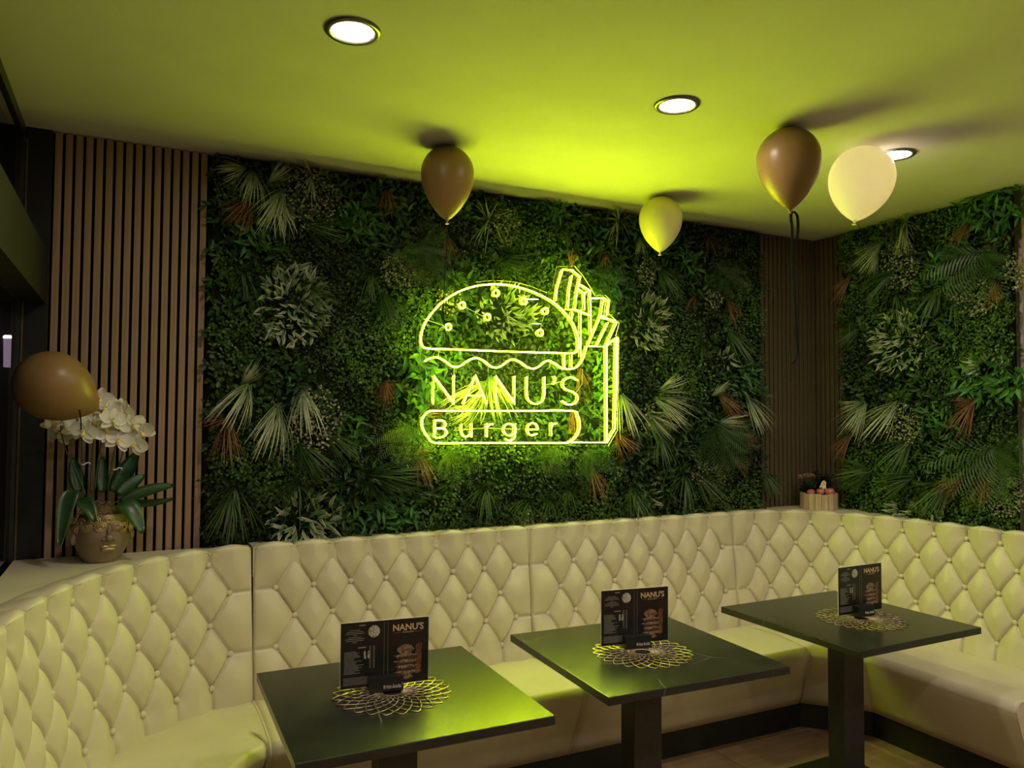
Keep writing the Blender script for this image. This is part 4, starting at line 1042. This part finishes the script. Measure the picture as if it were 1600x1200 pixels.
def strap_leaf(base, tip, width, bow, face, name='leaf'):
    """broad leaf from base to tip with an upward bow; face = direction its upper side looks"""
    base, tip = Vector(base), Vector(tip); V, Fc = [], []; n = 12; ax = (tip-base); f_ = Vector(face).normalized()
    s = ax.cross(f_).normalized(); upv = s.cross(ax).normalized(); fv = ax.normalized().cross(s)
    fv = -fv if fv.dot(f_) < 0 else fv
    for th in (0, .0022):
        for i in range(n+1):
            t = i/n; wv = width*math.sin(PI*min(1, .10+.86*t**.85))**.7; c = base+ax*t+Vector((0, 0, bow*4*t*(1-t)))-fv*th
            V += [c-s*wv/2+fv*wv*.10, c-s*wv/4+fv*wv*.03, c-fv*wv*.02, c+s*wv/4+fv*wv*.03, c+s*wv/2+fv*wv*.10]
    k = (n+1)*5
    for i in range(n):
        for j in range(4):
            a = i*5+j; Fc.append((a, a+5, a+6, a+1)); Fc.append((k+a, k+a+1, k+a+6, k+a+5))
        for j in (0, 4): a = i*5+j; Fc.append((a, a+k, a+k+5, a+5))
    for i in (0, n):
        for j in range(4): a = i*5+j; Fc.append((a, a+1, a+1+k, a+k))
    return link(name, pydata(name, V, Fc, True), M['orchid_leaf'], orch)
tow = (CAM-PC).normalized()
strap_leaf(oz(150, 690, -.05), oz(55, 1045, -.12), .062, .05, (tow.x-.4, tow.y, .5))
strap_leaf(oz(180, 745, -.06), oz(285, 890, -.13), .055, .02, (tow.x, tow.y, .6))
strap_leaf(oz(440, 775, -.05), oz(590, 965, -.10), .072, .035, (tow.x+.2, tow.y, .5))
strap_leaf(oz(440, 765, .0), oz(795, 655, .0), .048, .012, (tow.x, tow.y, .5))
strap_leaf(oz(460, 765, .02), oz(795, 740, .03), .036, -.012, (tow.x, tow.y, .9))
strap_leaf(oz(430, 715, .02), oz(605, 590, .05), .050, .006, (tow.x, tow.y, .4))
strap_leaf(oz(400, 700, .04), oz(560, 440, .08), .070, 0, (tow.x-.3, tow.y, .2))
strap_leaf(oz(180, 700, .03), oz(140, 480, .06), .055, 0, (tow.x, tow.y, .2))
strap_leaf(oz(330, 700, .05), oz(330, 470, .08), .045, 0, (tow.x, tow.y, .1))
for P in ([(205, 720), (195, 560), (200, 420), (195, 300), (190, 170)], [(262, 700), (258, 560), (268, 420), (270, 320), (300, 240)], [(225, 720), (160, 560), (100, 440), (70, 330), (60, 270)], [(365, 690), (385, 560), (405, 450), (420, 360), (440, 290)], [(400, 700), (430, 560), (470, 420), (500, 330), (470, 250), (440, 230)], [(280, 690), (300, 520), (330, 350), (360, 240), (400, 200)]):
    mb = MB(); mb.tube(catmull([oz(a, b, .01*math.sin(a)) for a, b in P], 5), .0028, 6, False, (1.1, .7)); mb.build('stem', M['stem'], orch, True)
mb = MB()
for z in ((195, 515), (400, 548)):
    for i in range(2): mb.tube([oz(z[0]+t*60, z[1]+8*math.sin(t*6+i), -.006) for t in np.linspace(0, 1, 8)], .0012, 4)
mb.build('clip', M['white_print'], orch)
def flower_mesh(seed):
    r = random.Random(seed); mb = MB()
    def petal(a, L, wd, lift):
        V, Fc = [], []; n = 5
        for i in range(n+1):
            t = i/n; wv = wd*math.sin(PI*min(1, .08+.86*t))**.6
            for j in range(5):
                u = (j/4-.5)*2; V.append((L*t*math.cos(a)-u*wv/2*math.sin(a), L*t*math.sin(a)+u*wv/2*math.cos(a), lift*t*t*L*2+.010*(u*u)*wv/wd*.6-.004*t))
        for i in range(n):
            for j in range(4): a_ = i*5+j; Fc.append((a_, a_+5, a_+6, a_+1))
        mb.add(V, Fc)
    for a in (90, 215, 325): petal(math.radians(a+r.uniform(-8, 8)), .040, .026, r.uniform(-.1, .12))
    for a in (15, 165): petal(math.radians(a+r.uniform(-8, 8)), .044, .046, r.uniform(0, .2))
    return mb.mesh('flower', True)
FLW = [flower_mesh(i) for i in range(4)]
mb = MB(); mb.ellipsoid((0, -.006, .008), (.007, .010, .008), 8, 6); mb.ellipsoid((0, .004, .010), (.004, .005, .006), 8, 5); LIP = mb.mesh('lip', True)
for k, (zx, zy, dy) in enumerate([(315, 100, 0), (355, 165, -.03), (300, 165, .02), (245, 185, -.01), (280, 250, -.03), (395, 235, -.06), (465, 185, -.02), (345, 300, -.03), (212, 315, -.07), (435, 370, -.04), (525, 265, -.03), (588, 315, -.02), (540, 388, -.03), (145, 290, -.02), (18, 255, .0), (92, 255, .01), (62, 325, .02), (430, 160, .03), (460, 270, .0), (160, 250, .03)]):
    f_ = link('flower', FLW[k % 4], M['petal'], orch); p = oz(zx, zy, dy)
    d = (tow+Vector((rr.uniform(-.9, .9), rr.uniform(-.3, .3), rr.uniform(-.7, .35)))).normalized()
    f_.matrix_basis = Matrix.Translation(p) @ d.to_track_quat('Z', 'Y').to_matrix().to_4x4() @ Matrix.Rotation(rr.uniform(-.8, .8), 4, 'Z') @ Matrix.Diagonal((1.18, 1.18, 1.18, 1))
    link('lip', LIP, M['lip'], f_)

# ------------------------------------------------------------------ wooden tub with kalanchoe and apples
TC = Vector((3.735, -.185, 1.0745))
tub = thing('wooden_planter', 'round pale wooden tub of upright staves on the corner bench top', 'planter', TC)
nst = 18; RT = .108
for k in range(nst):
    a = 2*PI*k/nst; h = PI/nst*.93
    V = []
    for r_ in (RT, RT-.012):
        for aa in (a-h, a+h):
            for z in (0, .093+.002*((k*7) % 3)): V.append((r_*math.cos(aa), r_*math.sin(aa), z))
    link('stave', pydata('stave', V, [(0, 2, 3, 1), (4, 5, 7, 6), (0, 1, 5, 4), (2, 6, 7, 3), (1, 3, 7, 5), (0, 4, 6, 2)]), M['tub'], tub)
link('liner', lathe_mesh('liner', [(.001, .004), (RT-.0125, .004), (RT-.0125, .076), (.001, .079)], 24), M['soil'], tub)
def tz(zx, zy, dd=0):
    """point in the tub's depth plane, pushed dd towards the viewer"""
    q = CAM+(at(1220+zx/10, 700+zy/10, 1, TC.y)-CAM); d = (CAM-q); d.z = 0; d.normalize(); return q+d*dd
tw2 = Vector((CAM.x-TC.x, CAM.y-TC.y, 0)).normalized(); ts2 = Vector((-tw2.y, tw2.x, 0))
def apple(label, p, r):
    prof = [(.001, -r*.86), (r*.35, -r*.92), (r*.75, -r*.62), (r*.97, -r*.1), (r*.96, r*.30), (r*.72, r*.68), (r*.35, r*.80), (r*.12, r*.70), (.001, r*.60)]
    a = thing('apple', label, 'fruit', p, 0, 'decorative apples in the tub')
    link('flesh', lathe_mesh('flesh', prof, 20), M['apple'], a)
    mb = MB(); mb.tube([(0, 0, r*.6), (.002, 0, r*.9), (.006, 0, r*1.12)], .0018, 5); mb.build('stalk', M['stem'], a)
zt_ = TC.z+.088
apple('small red apple at the front of the wooden tub beside the pink flowers', (TC+tw2*.058-ts2*(-.010)+Vector((0, 0, .079+.028))), .024)
apple('half-hidden red apple at the left rim of the wooden tub', (TC+tw2*.045-ts2*.044+Vector((0, 0, .079+.020))), .024)
apple('larger red apple at the right rim of the wooden tub', (TC+tw2*.048+ts2*.060+Vector((0, 0, .079+.028))), .028)
# the helper above: ts2 points to the viewer's right
kal = thing('kalanchoe', 'leafy plant with small pink blossoms in the wooden tub', 'plant', TC+Vector((0, 0, .078))-ts2*.055)
Vl, Fl, Cl = [], [], []
r3 = random.Random(9)
def leafpoly(V, Fc, C, base, d, L, wd, col):
    d = Vector(d).normalized(); s = d.cross(Vector((0, 0, 1)));
    if s.length < .05: s = Vector((1, 0, 0))
    s.normalize(); n_ = s.cross(d); k0 = len(V); base = Vector(base)
    V += [base, base+d*L*.3+s*wd*.45+n_*L*.05, base+d*L*.72+s*wd*.42+n_*L*.04, base+d*L-n_*L*.08, base+d*L*.72-s*wd*.42+n_*L*.04, base+d*L*.3-s*wd*.45+n_*L*.05]
    C += [col]*6; Fc += [(k0, k0+1, k0+2), (k0, k0+2, k0+3), (k0, k0+3, k0+4), (k0, k0+4, k0+5)]
for i in range(60):
    a = r3.uniform(0, 2*PI); e = r3.uniform(.0, 1.1); d = (math.cos(a)*math.cos(e), math.sin(a)*math.cos(e), math.sin(e))
    v = r3.uniform(.7, 1.2)
    leafpoly(Vl, Fl, Cl, (r3.uniform(-.02, .02), r3.uniform(-.02, .02), r3.uniform(.0, .05)), d, r3.uniform(.045, .07), .034, (.02*v, .06*v, .018*v))
link('foliage', np_mesh('foliage', [tuple(v) for v in Vl], Fl, Cl), M['leaf'], kal)['kind'] = 'stuff'
mb = MB()
for i in range(9): a = r3.uniform(0, 2*PI); mb.tube([(0, 0, .03), (.03*math.cos(a), .03*math.sin(a), .10)], .0016, 5)
mb.build('stem', M['stem'], kal)
Vl, Fl, Cl = [], [], []
for i in range(170):
    u = r3.uniform(-1, 1); w_ = r3.uniform(-1, 1)
    b_ = ts2*u*.062+tw2*w_*.035+Vector((0, 0, .105+.012*(1-u*u)+r3.uniform(-.01, .012)))
    c = r3.choice([(.55, .25, .22), (.68, .42, .36), (.45, .15, .15), (.75, .60, .48)])
    for q in range(3):
        a = q*2.1+r3.random(); leafpoly(Vl, Fl, Cl, b_, (math.cos(a), math.sin(a), .5), .008, .007, c)
o = link('blossom', np_mesh('blossom', [tuple(v) for v in Vl], Fl, Cl), M['leaf'], kal); o['kind'] = 'stuff'; plabel(o, 'cluster of small pink blossoms')
ivy = thing('ivy', 'dark small-leaved trailing plant at the back of the wooden tub', 'plant', TC+Vector((0, 0, .078))+ts2*.035-tw2*.03)
Vl, Fl, Cl = [], [], []; mb = MB()
for i in range(26):
    a = r3.uniform(0, 2*PI); L = r3.uniform(.08, .15); P = [Vector((0, 0, 0)), Vector((.03*math.cos(a), .03*math.sin(a), L*.6)), Vector((.085*math.cos(a)*r3.uniform(.4, 1), .06*math.sin(a), L))]
    W = catmull(P, 5); mb.tube(W, .0011, 4)
    for q in W[2:]:
        for k in range(3):
            v = r3.uniform(.6, 1.1); aa = r3.uniform(0, 2*PI); leafpoly(Vl, Fl, Cl, q, (math.cos(aa), math.sin(aa), r3.uniform(-.3, .6)), .020, .013, (.014*v, .036*v, .012*v))
mb.build('stem', M['stem'], ivy); link('foliage', np_mesh('foliage', [tuple(v) for v in Vl], Fl, Cl), M['leaf'], ivy)['kind'] = 'stuff'
pt = TC+tw2*.055+ts2*.022+Vector((0, 0, .078))
tg = thing('plant_tag', 'speckled paper tag standing among the plants in the wooden tub', 'tag', pt)
mb = MB(); q = [(-.020, .055), (.018, .043), (.019, .086), (.010, .096), (-.001, .094)]
V = [ts2*a+Vector((0, 0, b)) for a, b in q]; V += [v-tw2*.0015 for v in V]; n = 5
mb.add(V, [tuple(range(n)), tuple(range(n, 2*n))[::-1]]+[(i, i+n, (i+1) % n+n, (i+1) % n) for i in range(n)]); mb.build('paper', M['tag'], tg)
mb = MB(); mb.tube([(0, 0, -.01), tuple(ts2*.002-tw2*.002+Vector((0, 0, .075)))], .0015, 5); mb.build('stick', M['stem'], tg)

# ------------------------------------------------------------------ lamp outside the window
LP = at(14, 543, 1, .50)
lamp = thing('wall_lamp', 'slim glowing tube lamp on the dark wall outside the window', 'wall lamp', LP)
M['lamp_tube'] = mat('lamp_tube', (.35, .28, .36), .3, emit=(.75, .50, .72), estr=.35)
M['lamp_head'] = mat('lamp_head', (.8, .75, .8), .3, emit=(1, .85, .95), estr=6)
link('tube', lathe_mesh('tube', [(.018, -.088), (.019, -.085), (.022, .030), (.022, .040)], 20), M['lamp_tube'], lamp)
link('glowing_head', lathe_mesh('glowing_head', [(.0225, .040), (.0235, .043), (.0235, .049), (.022, .052)], 20), M['lamp_head'], lamp)
link('cap', lathe_mesh('cap', [(.021, .052), (.021, .070), (.019, .072)], 20), M['trim'], lamp)
mb = MB(); mb.box(-.010, .010, .015, .052, -.02, .01); mb.build('bracket', M['blackmetal'], lamp)
